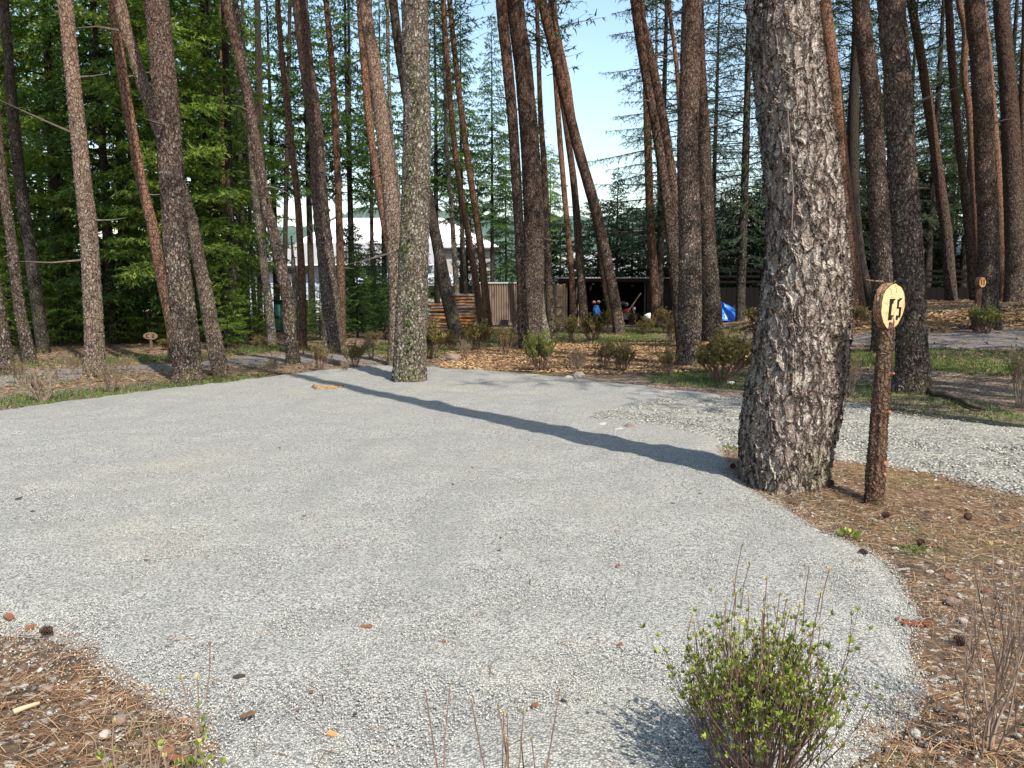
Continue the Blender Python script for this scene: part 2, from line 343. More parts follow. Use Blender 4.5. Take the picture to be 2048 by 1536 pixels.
def sheet(name, poly, mat, h=.03, step=.15, amp=.06, edge=.25, seed=1, bump=.01, kind='structure', nf=1.6, bf=3.0):
    b = resample(poly, step, amp, seed, nf); POLY[name] = b
    lo = b.min(0); hi = b.max(0)
    g = np.stack(np.meshgrid(np.arange(lo[0], hi[0], step), np.arange(lo[1], hi[1], step)), -1).reshape(-1, 2)
    g = g + (rng.random(g.shape) - .5) * step * .5
    g = g[inside(g, b)]; g = g[seg_dist(g, b) > step * .5]
    allp = np.concatenate([b, g]); nb = len(b)
    res = delaunay_2d_cdt([Vector(p) for p in allp], [(i, (i + 1) % nb) for i in range(nb)], [], 1, 1e-4)
    vs = np.array([tuple(v) for v in res[0]]); fs = np.array([f for f in res[2] if len(f) == 3])
    d = seg_dist(vs, b); s = np.clip(d / edge, 0, 1); s = s * s * (3 - 2 * s)
    z = T(vs[:, 0], vs[:, 1]) - .012 + (h + .012) * s + s * bump * (vnoise(vs[:, 0] * bf, vs[:, 1] * bf, s=seed) + .5 * vnoise(vs[:, 0] * bf * 3.1, vs[:, 1] * bf * 3.1, s=seed + 1))
    c = vs[fs]; area = (c[:, 1, 0] - c[:, 0, 0]) * (c[:, 2, 1] - c[:, 0, 1]) - (c[:, 1, 1] - c[:, 0, 1]) * (c[:, 2, 0] - c[:, 0, 0])
    fs = np.where((area < 0)[:, None], fs[:, ::-1], fs)
    return tag(link(name, mesh_np(name, np.column_stack([vs, z]), fs, True), mat), kind=kind)
PAD = poly_px([(0, 826), (80, 810), (200, 796), (330, 781), (430, 768), (560, 755), (640, 744), (760, 733), (860, 735), (1000, 745), (1100, 754), (1200, 765), (1290, 774), (1400, 786), (1500, 800),
               (1452, 900), (1462, 935), (1500, 975), (1600, 1022), (1700, 1080), (1790, 1130), (1850, 1190), (1895, 1260), (1915, 1340), (1880, 1400), (1740, 1440), (1690, 1536)])
PAD += [(.85, 1.7), (-.3, 1.75), (-.95, 2.0)] + poly_px([(370, 1520), (300, 1470), (215, 1400), (150, 1300), (0, 1240)]) + [(-3.2, 3.6), (-8.5, 4.5), (-11, 8)]
sheet('gravel_pad', PAD, M_pad, .045, .11, .085, .20, 3, .020)
ROAD = poly_px([(1130, 838), (1290, 800), (1480, 792), (1640, 795), (1720, 808), (1820, 832), (2048, 862)]) + [(12, 9.2), (12, 5.2)] + poly_px([(2048, 1005), (1900, 965), (1760, 930), (1640, 925), (1500, 905), (1420, 885), (1260, 862)])
sheet('gravel_road', ROAD, M_road, .055, .12, .09, .3, 11, .02)
PATHL = poly_px([(0, 742), (200, 734), (400, 722), (520, 708), (700, 704), (770, 712), (770, 732), (640, 726), (520, 730), (360, 742), (200, 752), (0, 778)]) + [(-16, 12.5), (-18, 16)]
sheet('gravel_path', PATHL, M_path, .02, .25, .15, .4, 17, .008)
PATHR = poly_px([(1440, 674), (1530, 668), (1700, 671), (1850, 667), (2048, 659)]) + [(22, 19), (20, 15)] + poly_px([(2048, 698), (1850, 697), (1690, 690), (1530, 682), (1440, 682)])
sheet('side_path', PATHR, M_path, .02, .25, .15, .4, 19, .008)
CHIP1 = poly_px([(870, 742), (900, 706), (1000, 694), (1130, 688), (1300, 686), (1520, 686), (1540, 715), (1500, 740), (1350, 748), (1200, 750), (1000, 742)])
sheet('wood_chip_bed', CHIP1, M_chipbed, .02, .3, .2, .4, 23, .015)
CHIP2 = poly_px([(1490, 648), (1600, 640), (1700, 634), (1900, 622), (2048, 610)]) + [(24, 24), (23, 20)] + poly_px([(2048, 652), (1850, 661), (1690, 664), (1500, 664)])
sheet('bark_mulch_bed', CHIP2, M_chipbed, .02, .4, .25, .5, 29, .015)
GR = {'a': [(700, 700), (870, 668), (1000, 660), (1060, 662), (1060, 684), (990, 692), (890, 704), (860, 722), (780, 716)], 'b': [(1060, 664), (1300, 652), (1480, 655), (1500, 668), (1440, 684), (1300, 684), (1110, 686)],
      'c': [(1690, 702), (1850, 702), (2048, 704), (2048, 758), (1900, 745), (1760, 740), (1690, 735)], 'd': [(0, 790), (150, 782), (300, 765), (560, 745), (560, 754), (430, 768), (250, 790), (0, 822)],
      'e': [(0, 725), (200, 722), (420, 706), (520, 694), (680, 694), (680, 700), (520, 706), (400, 718), (200, 732), (0, 740)], 'f': [(1330, 742), (1420, 738), (1500, 745), (1500, 785), (1400, 778), (1290, 768)],
      'g': [(1680, 760), (1860, 785), (2048, 826), (2048, 850), (1820, 824), (1700, 798), (1670, 785)], 'h': [(0, 745), (2, 746), (600, 735), (640, 730), (560, 740), (200, 765), (0, 785)]}
GW = {k: resample(poly_px(v), .3, .15, 40 + i) for i, (k, v) in enumerate(GR.items())}

def scatter(poly, dens, margin=0):
    lo = poly.min(0); hi = poly.max(0); n = int((hi[0] - lo[0]) * (hi[1] - lo[1]) * dens)
    p = lo + rng.random((n, 2)) * (hi - lo); p = p[inside(p, poly)]
    return p
def unit(v): return v / np.maximum(1e-9, np.linalg.norm(v, axis=-1, keepdims=True))
OCT = np.array([(1, 0, 0), (-1, 0, 0), (0, 1, 0), (0, -1, 0), (0, 0, 1), (0, 0, -1)], float)
OCF = np.array([(0, 2, 4), (2, 1, 4), (1, 3, 4), (3, 0, 4), (2, 0, 5), (1, 2, 5), (3, 1, 5), (0, 3, 5)])
def stones(p, z, size, flat=.6):
    n = len(p); V = OCT[None] * (0.65 + .7 * rng.random((n, 6, 1))) + (rng.random((n, 6, 3)) - .5) * .5
    sc = size[:, None] * np.column_stack([np.ones(n), .6 + .4 * rng.random(n), flat * (.7 + .5 * rng.random(n))])
    V = V * sc[:, None]; a = rng.random(n) * 6.28; ca, sa = np.cos(a)[:, None], np.sin(a)[:, None]
    x = V[..., 0] * ca - V[..., 1] * sa; y = V[..., 0] * sa + V[..., 1] * ca
    tl = (rng.random(n)[:, None] - .5) * .9; zz = V[..., 2] + x * tl
    V = np.stack([x + p[:, None, 0], y + p[:, None, 1], zz + z[:, None]], -1)
    return V.reshape(-1, 3), (OCF[None] + 6 * np.arange(n)[:, None, None]).reshape(-1, 3), np.repeat(rng.random(n), 6)
def strips(p, z, ln, wd, lift=.2):
    """flat-lying splinters or needles: one quad each"""
    n = len(p); a = rng.random(n) * 6.28; e = (rng.random(n) - .3) * lift
    d = np.column_stack([np.cos(a) * np.cos(e), np.sin(a) * np.cos(e), np.sin(e)]) * ln[:, None] / 2
    s = np.column_stack([-np.sin(a), np.cos(a), (rng.random(n) - .5) * .9]) * wd[:, None] / 2
    c = np.column_stack([p, z + np.abs(d[:, 2]) + .002])
    V = np.stack([c - d - s, c + d - s, c + d + s, c - d + s], 1)
    return V.reshape(-1, 3), (np.arange(4)[None] + 4 * np.arange(n)[:, None]), np.repeat(rng.random(n), 4)
def surf(p, add=0.): return T(p[:, 0], p[:, 1]) + add
# loose fine stones lying on the pad near the camera
def frustum(p, pad=.4): return (np.abs(p[:, 0]) < p[:, 1] * .70 + pad)
p = scatter(POLY['gravel_pad'][POLY['gravel_pad'][:, 1] < 99], 10500); p = p[(p[:, 1] < 6.8) & frustum(p, .3)]
p = p[rng.random(len(p)) < np.clip(1.45 - p[:, 1] * .21, .02, 1)]
b0 = POLY['gravel_pad']; ei = rng.integers(0, len(b0), 60000); pe = b0[ei] + rng.normal(0, .16, (60000, 2)); pe = pe[(pe[:, 1] < 8) & frustum(pe, .3)]
p = np.concatenate([p, pe]); d = seg_dist(p, b0) * np.where(inside(p, b0), 1, 0); z = surf(p) + .002 + .040 * np.clip(d / .2, 0, 1)
V, Fs, A = stones(p, z, .0022 + .0030 * rng.random(len(p)) ** 1.6, .75)
tag(link('loose_fine_gravel', mesh_np('loose_fine_gravel', V, Fs, False, A), M_fine), 'fine pale grey gravel spread over the tent pad in the foreground', 'gravel', kind='stuff')
p = scatter(POLY['gravel_road'], 1200); d = seg_dist(p, POLY['gravel_road']); z = surf(p) - .012 + .067 * np.clip(d / .3, 0, 1)
b0 = POLY['gravel_road']; ei = rng.integers(0, len(b0), 2600); pe = b0[ei] + rng.normal(0, .10, (2600, 2))
pe = pe[pe[:, 1] < 10]
p = np.concatenate([p, pe]); z = np.concatenate([z, surf(pe) + .02])
k = frustum(p, 2); p = p[k]; z = z[k]
V, Fs, A = stones(p, z, .007 + .015 * rng.random(len(p)) ** 2.4, .5)
tag(link('crushed_stones', mesh_np('crushed_stones', V, Fs, False, A), M_stone), 'coarse pale crushed stones covering the road behind the large trunk', 'gravel', kind='stuff')
# pale pebbles and needles over the soil near the sign and in the lower corners
NEAR = np.array([(-7, 1.2), (9, 1.2), (9, 7.6), (-7, 7.6)], float)
p = scatter(NEAR, 420); bad = inside(p, POLY['gravel_pad']) & (seg_dist(p, POLY['gravel_pad']) > .12) | (inside(p, POLY['gravel_road']) & (seg_dist(p, POLY['gravel_road']) > .1))
p = p[~bad & frustum(p, 1.0)]; p = p[rng.random(len(p)) < .35 + .65 * (vnoise(p[:, 0] * 2, p[:, 1] * 2, s=77) > -.1)]
V, Fs, A = stones(p, surf(p, .004), .004 + .013 * rng.random(len(p)) ** 2.5, .6)
tag(link('loose_pebbles', mesh_np('loose_pebbles', V, Fs, False, A), M_stone), 'pale pebbles mixed into the brown soil around the round sign post', 'pebbles', kind='stuff')
p = scatter(NEAR, 2600); bad = inside(p, POLY['gravel_pad']) & (seg_dist(p, POLY['gravel_pad']) > .10) | (inside(p, POLY['gravel_road']) & (seg_dist(p, POLY['gravel_road']) > .12))
p = p[~bad & frustum(p, 1.0)]; nn = vnoise(p[:, 0] * 1.3, p[:, 1] * 1.3, s=78); near_tree = np.hypot(p[:, 0] - 2.6, p[:, 1] - 5.8) < 1.3
p = p[(rng.random(len(p)) < .35 + .75 * np.clip(nn + .2, 0, 1)) | near_tree]
V, Fs, A = strips(p, surf(p, .006), .05 + .07 * rng.random(len(p)), .0014 + .0012 * rng.random(len(p)), .25)
tag(link('dry_pine_needles', mesh_np('dry_pine_needles', V, Fs, False, A), M_needle), 'rusty dry pine needles littering the soil beside the pad', 'pine needles', kind='stuff')
p = scatter(POLY['gravel_pad'], 90); p = p[frustum(p, .6)]; nn = vnoise(p[:, 0] * .8, p[:, 1] * .8, s=61); ed = seg_dist(p, POLY['gravel_pad']); p = p[(rng.random(len(p)) < .15 + .5 * np.clip(nn, 0, 1) + np.clip(.8 - ed, 0, .6))]
V, Fs, A = strips(p, surf(p, .048), .02 + .06 * rng.random(len(p)), .0012 + .002 * rng.random(len(p)), .25)
tag(link('scattered_needles', mesh_np('scattered_needles', V, Fs, False, A * .75), M_needle), 'sparse needles and bits blown across the pale gravel pad', 'pine needles', kind='stuff')
def flat_stuff(name, poly, dens, l0, l1, w0, w1, mat, label, cat, add=.025, lift=.5):
    p = scatter(poly, dens); V, Fs, A = strips(p, surf(p, add), l0 + (l1 - l0) * rng.random(len(p)), w0 + (w1 - w0) * rng.random(len(p)), lift)
    tag(link(name, mesh_np(name, V, Fs, False, A), mat), label, cat, kind='stuff')
flat_stuff('wood_chips', POLY['wood_chip_bed'], 700, .025, .08, .012, .03, M_chip, 'yellowish wood chips covering the bed behind the gravel pad', 'wood chips')
flat_stuff('bark_mulch', POLY['bark_mulch_bed'], 260, .04, .12, .02, .045, M_chip, 'orange brown bark mulch on the rising bed below the dark fence', 'mulch')
b = resample([(-26, 12), (-8, 12.2), (-3, 15.2), (2, 15.2), (6, 15), (9, 12), (9, 9), (14, 9), (20, 20), (20, 38), (-28, 38)], .5, .3, 91)
p = scatter(b, 75); bad = inside(p, POLY['gravel_pad']) | inside(p, POLY['gravel_road']); p = p[~bad]
V, Fs, A = strips(p, surf(p, .01), .04 + .1 * rng.random(len(p)), .01 + .03 * rng.random(len(p)) ** 2, .5)
tag(link('leaf_litter', mesh_np('leaf_litter', V, Fs, False, A * .8), M_needle), 'brown leaf and needle litter on the floor between the trunks', 'leaf litter', kind='stuff')
def grass(name, poly, dens, h, label):
    p = scatter(poly, dens); nn = vnoise(p[:, 0] * .9, p[:, 1] * .9, s=5); p = p[rng.random(len(p)) < .3 + .9 * np.clip(nn + .35, 0, 1)]
    n = len(p); a = rng.random(n) * 6.28; hh = h * (.5 + rng.random(n)); wd = .006 + .008 * rng.random(n)
    c = np.column_stack([p, surf(p, 0)]); s = np.column_stack([np.cos(a), np.sin(a), np.zeros(n)]) * wd[:, None]
    ln = np.column_stack([(rng.random((n, 2)) - .5) * hh[:, None] * 1.1, hh])
    V = np.stack([c - s, c + s, c + ln], 1).reshape(-1, 3); A = np.repeat(np.clip(rng.random(n) * .8 + vnoise(p[:, 0], p[:, 1], s=8) * .25 + .05, 0, 1), 3)
    tag(link(name, mesh_np(name, V, np.arange(3 * n).reshape(-1, 3), False, A), M_grass), label, 'grass', kind='stuff')
for k, (dn, hh, lb) in {'a': (420, .06, 'shaded green grass in front of the log pile and container'), 'b': (330, .06, 'grass strip in front of the open shed'), 'c': (900, .055, 'sunlit green grass beyond the sign on the right'),
    'd': (600, .035, 'thin green grass along the left far edge of the pad'), 'e': (260, .10, 'dark green grass under the forest edge on the left'), 'f': (420, .05, 'moss green grass around the trunk right of centre'),
    'g': (480, .04, 'low grass along the far side of the gravel road'), 'h': (160, .05, 'thin dry grass along the left path')}.items():
    grass('grass', GW[k], dn, hh, lb)

# ------------------------------------------------------------ foliage generators
def tri_sprays(c, d, ln, wd, A):
    n = len(c); r = unit(rng.normal(size=(n, 3)) * .6 + np.array([0, 0, 1.0])); s = unit(np.cross(d, r)) * wd[:, None]
    V = np.stack([c - s, c + s, c + d * ln[:, None]], 1).reshape(-1, 3)
    return V, np.repeat(A, 3)
def conifer(seed, Ht, cb, Rm, el=(-.1, .2), droop=.25, nper=9, gap=.13, sgap=.06, spray=.12, sw=.016, prof='cone', hang=.35, dead=0, twl=.42, trunk_r=.16, thin=1.0):
    """returns crown mesh data (needle sprays) and limb MB; trunk stands on the local z axis"""
    global rng
    rg = np.random.default_rng(seed); keep = rng; rng = rg
    limbs = MB(); Vs = []; As = []; nb = int((Ht - cb) * nper)
    for i in range(nb):
        f = (i + rg.random()) / nb; z0 = cb + (Ht - cb) * f
        if prof == 'cone': pr = (1 - f) ** .8 * min(1, .55 + f * 2.5) + .06
        elif prof == 'column': pr = math.sqrt(max(0, 1 - (f * 1.02 - .05) ** 2)) * .9 + .1 if f < .98 else .15
        else: pr = math.sin(math.pi * (f * .8 + .15)) ** .7
        L = Rm * pr * rg.uniform(.55, 1.08); az = i * 2.399 + rg.normal() * .4
        e = rg.uniform(*el) + (.35 * f if prof == 'cone' else 0); dr = droop * rg.uniform(.6, 1.3)
        h = np.array([math.cos(az), math.sin(az), 0]); up = np.array([0, 0, 1.0]); sd = np.array([-math.sin(az), math.cos(az), 0])
        bend = rg.normal() * .12
        fn = lambda s: h * (L * s)[:, None] + up * (z0 + math.tan(e) * L * s - dr * L * s * s * (1 - .55 * s))[:, None] + sd * (bend * L * s * s)[:, None]
        sp = np.linspace(0, 1, 5); bp = fn(sp); r0 = .006 + .010 * L
        limbs.tube([tuple(q) for q in bp], [r0 * (1 - .8 * s) for s in sp], 3, False)
        if rg.random() < dead: continue
        nt_ = max(3, int(L / gap)); s = .14 + .86 * (np.arange(nt_) + rg.random(nt_)) / nt_; s = np.repeat(s, 2); side = np.tile([1, -1], nt_)
        o = fn(s); tl = np.minimum(.85, (twl * L * (1 - s) * .9 + .16) * (.6 + .7 * rg.random(len(s))))
        ang = (.85 + .35 * rg.random(len(s))) * side; td = h * np.cos(ang)[:, None] + sd * np.sin(ang)[:, None] + up * (rg.normal(size=len(s)) * .18 - hang * .5)[:, None]; td = unit(td)
        m = np.maximum(2, (tl / sgap * thin).astype(int)); ti = np.repeat(np.arange(len(s)), m)
        q = rg.random(len(ti)); c = o[ti] + td[ti] * (tl[ti] * q)[:, None] - up * (hang * tl[ti] * q * q * .6)[:, None]
        sdir_ = unit(td[ti] * .9 + rg.normal(size=(len(ti), 3)) * .55 - up * hang * .5)
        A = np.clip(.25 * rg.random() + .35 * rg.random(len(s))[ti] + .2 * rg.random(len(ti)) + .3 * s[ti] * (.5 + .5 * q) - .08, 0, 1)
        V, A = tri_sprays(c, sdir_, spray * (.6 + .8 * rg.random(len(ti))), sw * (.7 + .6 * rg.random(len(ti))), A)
        Vs.append(V); As.append(A)
    rng = keep
    V = np.concatenate(Vs); A = np.concatenate(As)
    return mesh_np('crown', V, np.arange(len(V)).reshape(-1, 3), False, A), limbs
def catmull(pts, n):
    pts = np.array(pts, float); P_ = np.vstack([2 * pts[0] - pts[1], pts, 2 * pts[-1] - pts[-2]])
    s = np.concatenate([[0], np.cumsum(np.linalg.norm(np.diff(pts[:, :3], axis=0), axis=1))]); out = []
    q = np.linspace(0, s[-1], n)
    for u in q:
        i = min(len(pts) - 2, max(0, np.searchsorted(s, u, side='right') - 1)); t = (u - s[i]) / max(1e-9, s[i + 1] - s[i])
        p0, p1, p2, p3 = P_[i], P_[i + 1], P_[i + 2], P_[i + 3]
        out.append(.5 * (2 * p1 + (p2 - p0) * t + (2 * p0 - 5 * p1 + 4 * p2 - p3) * t * t + (3 * p1 - 3 * p2 + p3 - p0) * t ** 3))
    return np.array(out)
def trunk_mesh(path, seg, step, seed, lobes=.08, rough=.03):
    """path rows are x, y, z, radius (local)"""
    L = np.linalg.norm(np.diff(path[:, :3], axis=0), axis=1).sum(); n = max(8, int(L / step))
    c = catmull(path, n); r = np.maximum(c[:, 3], .01); d = np.gradient(c[:, :3], axis=0); d = unit(d)
    a = unit(np.cross(np.cross(d, [1.0, 0, 0]), d)) * -1; b = np.cross(d, a); th = np.linspace(0, 2 * math.pi, seg, endpoint=False)
    hgt = c[:, 2:3]; rr = r[:, None] * (1 + lobes * np.exp(-np.maximum(hgt, 0) / .35) * (np.sin(th * 3 + seed)[None] + .6 * np.sin(th * 5 + seed * 2)[None]))
    cx, cy = np.cos(th)[None], np.sin(th)[None]
    rr = rr * (1 + rough * vnoise(cx * 1.5 + seed * 3.1 + 0 * hgt, cy * 1.5 + 0 * hgt, hgt * 1.3 + 0 * cx, s=seed) + rough * .8 * vnoise(cx * 3 + seed, cy * 3 + 0 * hgt, hgt * 5 + 0 * cx, s=seed + 3))
    V = c[:, None, :3] + a[:, None] * (rr * cx)[..., None] + b[:, None] * (rr * cy)[..., None]
    i = np.arange(n * seg).reshape(n, seg); F_ = np.stack([i[:-1], np.roll(i, -1, 1)[:-1], np.roll(i, -1, 1)[1:], i[1:]], -1).reshape(-1, 4)
    return mesh_np('trunk', V.reshape(-1, 3), F_[:, ::-1], True), c
# crown prototypes of the tall pines (mostly above the frame)
PC = []
for k in range(3):
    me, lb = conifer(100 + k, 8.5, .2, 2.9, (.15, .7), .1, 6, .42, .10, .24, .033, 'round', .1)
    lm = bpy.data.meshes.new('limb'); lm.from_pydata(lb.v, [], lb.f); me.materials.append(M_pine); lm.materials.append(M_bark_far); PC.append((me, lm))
ALLT = []
def pine(base, pts, label, mat=None, Y=None, Htop=None, crown=True, near=None, grp='tall pine trunks around the gravel pad', name='pine_tree', cat='tree', fork=False, cz=0):
    """base (px, py); pts [(px, py, width px)] going up; the first point is the foot"""
    bx, by, bw = pts[0]
    if base is not None: f = hit(*base)
    else: f = P(bx, by, Y); f[2] = H1(f[0], f[1])
    Yd = f[1]; foot = f.copy(); dep = Yd / math.cos(PITCH)
    path = []
    for i, (px, py, wpx) in enumerate(pts):
        q = P(px, py, Yd); dd = float(np.dot(q - np.array([0, 0, EYE]), FW)); path.append([q[0] - foot[0], 0, q[2] - foot[2], .5 * wpx / F * dd])
    path = [p_ for p_ in path]
    if path[0][2] > .02: path.insert(0, [path[0][0] + (path[0][0] - path[1][0]) * .3, 0, 0, path[0][3] * 1.08])
    p0 = path[0]; path.insert(0, [p0[0], 0, p0[2] - .25, p0[3] * 1.12])
    tp = np.array(path[-1]); pv = np.array(path[-2]); dirn = (tp - pv)[:3]; dirn = dirn / np.linalg.norm(dirn)
    if Htop is None: Htop = 17 + (abs(bx * 7 + by * 3) % 5)
    zt = tp[2]; yy = ((bx * 13) % 7 - 3) * .02
    if zt < Htop - 1:
        rem = Htop - zt
        for q in (.33, .66, 1.0):
            lean = dirn[0] * .55
            path.append([tp[0] + lean * rem * q, yy * rem * q, zt + rem * q, max(.03, tp[3] * (1 - .8 * q))])
    path = np.array(path); near = (Yd < 18) if near is None else near
    root = empty(name, foot); seed = int(bx) % 97 + 1
    circ = 2 * math.pi * path[1][3]
    if Yd < 8: seg, step = 300, .011
    elif near: seg, step = int(min(150, circ / .022)), .028
    else: seg, step = 26, .10
    me, c = trunk_mesh(path, seg, step, seed)
    link('trunk', me, mat or (M_bark_mid if near else M_bark_far), root)
    rd = random.Random(seed * 31 + int(px0 := bx)); nst = 0 if Yd > 27 or Yd < 8 else rd.randint(3, 7)
    for i in range(nst):
        sb = MB(); z = rd.uniform(2.2, 9); j = int(np.argmin(np.abs(c[:, 2] - z))); a = rd.uniform(0, 6.28); rr = c[j, 3]; o_ = Vector(c[j, :3]) + Vector((math.cos(a), math.sin(a), 0)) * rr * .85; L_ = rd.choice([.08, .12, .2, .5, .9]) * rd.uniform(.6, 1.2)
        dv = Vector((math.cos(a), math.sin(a), rd.uniform(-.3, .4))).normalized(); sb.tube([o_, o_ + dv * L_ * .5, o_ + dv * L_ + Vector((0, 0, rd.uniform(-.15, .08) * L_))], [.022, .015, .008 if L_ < .3 else .004], 5); sb.build('dead_branch', M_limb, root)
    if crown:
        cm, lm = PC[seed % 3]; top = path[-1]; s = .85 + .3 * ((bx * 3 + by) % 10) / 10
        lo = link('crown', cm, None, root, (top[0], top[1], Htop - 7.2 * s), seed * .7); lo.scale = (s, s, s)
        l2 = link('limbs', lm, None, root, (top[0], top[1], Htop - 7.2 * s), seed * .7); l2.scale = (s, s, s)
    tag(root, label, cat, grp); ALLT.append((root, path, c)); return root, path, c
G0 = 'tall pine trunks around the gravel pad'
pine((15, 752), [(15, 752, 32), (-2, 640, 28), (-22, 500, 26), (-45, 300, 24)], 'leaning pine trunk cut off by the left edge of the photo', M_bark_mid)
pine((62, 727), [(62, 727, 27), (40, 620, 22), (22, 480, 20), (8, 380, 18), (-6, 250, 17), (-30, 0, 15)], 'slim pinkish pine trunk second from the left edge, leaning left')
pine((88, 706), [(88, 706, 26), (74, 600, 24), (60, 500, 22), (45, 400, 22), (28, 250, 20), (18, 130, 18), (8, 0, 17)], 'dark greenish pine trunk behind the slim one at far left', M_bark_dark)
pine((188, 752), [(188, 752, 45), (189, 690, 38), (185, 600, 36), (177, 460, 34), (168, 380, 32), (155, 250, 30), (143, 130, 28), (130, 0, 28)], 'sunlit reddish pine trunk standing alone at left with a pile of needles at its foot', M_bark_lit)
pine(None, [(352, 715, 28), (343, 650, 24), (322, 550, 22), (304, 450, 21), (284, 370, 20), (262, 250, 20), (243, 130, 19), (226, 0, 17)], 'slim lit trunk leaning left, left of the thick dark pine', M_bark_red, Y=17.5)
pine((442, 752), [(442, 752, 36), (428, 680, 32), (415, 610, 31), (398, 520, 27), (380, 430, 24), (345, 330, 25), (300, 210, 25), (268, 110, 25), (240, 0, 23)], 'strongly leaning mossy pine that crosses behind the thick dark trunk', M_bark_lit)
pine((378, 764), [(378, 764, 60), (374, 700, 54), (366, 620, 50), (352, 500, 47), (346, 400, 48), (336, 250, 49), (325, 130, 48), (312, 0, 47)], 'thick dark pine trunk at the left edge of the gravel pad', M_bark_mid)
pine((588, 727), [(588, 727, 30), (580, 670, 25), (576, 600, 27), (566, 555, 25), (546, 460, 22), (530, 400, 22), (514, 300, 21), (497, 200, 21), (475, 100, 20), (452, 0, 19)], 'dark crooked pine trunk with a bend at its lower third')
pine((545, 692), [(545, 692, 20), (536, 600, 17), (524, 500, 16), (511, 400, 15), (505, 330, 14), (490, 150, 13), (470, 0, 12)], 'pale grey green trunk behind the crooked dark one', M_bark_grey)
pine((606, 700), [(606, 700, 17), (605, 600, 16), (601, 500, 14), (595, 400, 13), (582, 280, 12), (567, 150, 11), (555, 0, 10)], 'slender bright orange pine trunk right of the crooked dark one', M_bark_red)
pine(None, [(590, 690, 13), (590, 640, 12), (590, 560, 13), (588, 545, 12)], 'broken dead trunk stub beside the slender orange pine', M_bark_grey, Y=27, Htop=3.6, crown=False)
pine((668, 707), [(668, 707, 50), (665, 680, 42), (660, 600, 37), (650, 500, 34), (640, 400, 33), (630, 250, 30), (613, 130, 30), (600, 0, 31)], 'straight brown pine trunk in front of the white house, left of the slim red one', M_bark_mid)
pine(None, [(685, 695, 17), (682, 560, 16), (677, 400, 14), (671, 250, 13), (664, 130, 12), (652, 0, 11)], 'slim dark red trunk just right of the straight brown pine', M_bark_red, Y=26)
pine(None, [(800, 715, 22), (788, 560, 17), (768, 440, 16), (750, 330, 15), (737, 230, 15), (728, 120, 15), (720, 0, 14)], 'smooth red brown trunk left of the ivy covered pair', M_bark_red, Y=21)
pine((792, 730), [(792, 730, 40), (794, 650, 34), (793, 570, 33), (786, 450, 33), (776, 350, 30), (762, 230, 29), (746, 110, 27), (730, 0, 24)], 'lit brown pine with torn bark directly left of the grey ivy trunk', M_bark_lit)
pine(None, [(806, 560, 9), (798, 400, 9), (782, 250, 8), (777, 130, 8), (775, 0, 7)], 'thin pale sapling trunk between the two ivy covered pines', M_bark_grey, Y=18)
ivyt = pine((817, 766), [(817, 766, 74), (819, 720, 68), (822, 650, 65), (828, 500, 60), (831, 400, 57), (834, 250, 57), (832, 130, 55), (829, 0, 53)], 'thick pale grey pine with ivy at the far edge of the pad', M_bark_grey)
pine((920, 690), [(920, 690, 34), (906, 640, 28), (892, 580, 26), (877, 500, 23), (860, 420, 22), (830, 280, 20), (803, 130, 19), (786, 0, 18)], 'dark trunk leaning left across the log pile', M_bark_dark)
pine((966, 672), [(966, 672, 17), (957, 600, 14), (948, 540, 13), (935, 460, 12), (920, 380, 11), (905, 250, 11), (895, 130, 10), (887, 0, 9)], 'left one of two slim orange trunks right of the log pile', M_bark_red)
pine((978, 668), [(978, 668, 19), (968, 560, 15), (958, 470, 14), (946, 390, 13), (930, 280, 12), (914, 150, 11), (899, 0, 10)], 'right one of two slim orange trunks right of the log pile', M_bark_red)
pine(None, [(918, 650, 11), (915, 600, 11), (908, 500, 11), (902, 400, 9), (894, 300, 8), (890, 150, 8), (886, 0, 7)], 'straight thin grey trunk behind the log pile', M_bark_grey, Y=38)
pine(None, [(937, 650, 9), (932, 590, 9), (925, 480, 7), (918, 380, 5)], 'short blackish trunk between the grey and the orange ones', M_bark_dark, Y=39, Htop=8, crown=False)
pine(None, [(1048, 670, 24), (1044, 600, 20), (1040, 500, 19), (1035, 400, 20), (1026, 250, 21), (1014, 120, 22), (1002, 0, 22)], 'grey brown trunk directly left of the big central pine', M_bark_far, Y=22)
pine((1058, 694), [(1058, 694, 78), (1055, 660, 60), (1062, 600, 48), (1067, 540, 44), (1068, 450, 42), (1065, 380, 40), (1059, 280, 38), (1046, 130, 36), (1030, 0, 34)], 'big dark central pine with a wide foot in front of the container', M_bark_mid, near=True)
pine((1092, 690), [(1092, 690, 26), (1084, 620, 14), (1082, 560, 10), (1080, 470, 9)], 'lit slanted stump like trunk at the right foot of the big central pine', M_bark_grey, Htop=5, crown=False)
pine(None, [(1104, 672, 18), (1098, 580, 16), (1094, 460, 14), (1088, 330, 12), (1080, 200, 10)], 'thin dark trunk right behind the big central pine', M_bark_far, Y=28)
pine(None, [(1146, 650, 13), (1143, 550, 12), (1130, 400, 11), (1120, 280, 11), (1111, 150, 11), (1104, 50, 10), (1101, 0, 10)], 'slim red trunk against the open sky, left of the leaning pine', M_bark_red, Y=36)
pine((1170, 667), [(1170, 667, 20), (1165, 600, 18), (1157, 480, 16), (1147, 360, 14), (1132, 250, 12), (1119, 150, 11), (1108, 0, 10)], 'brown trunk in front of the dark open shed', M_bark_far)
pine((1240, 668), [(1240, 668, 26), (1227, 590, 22), (1205, 480, 22), (1186, 400, 22), (1157, 300, 21), (1132, 200, 20), (1107, 100, 19), (1084, 0, 18)], 'long pine leaning far to the left across the open sky')
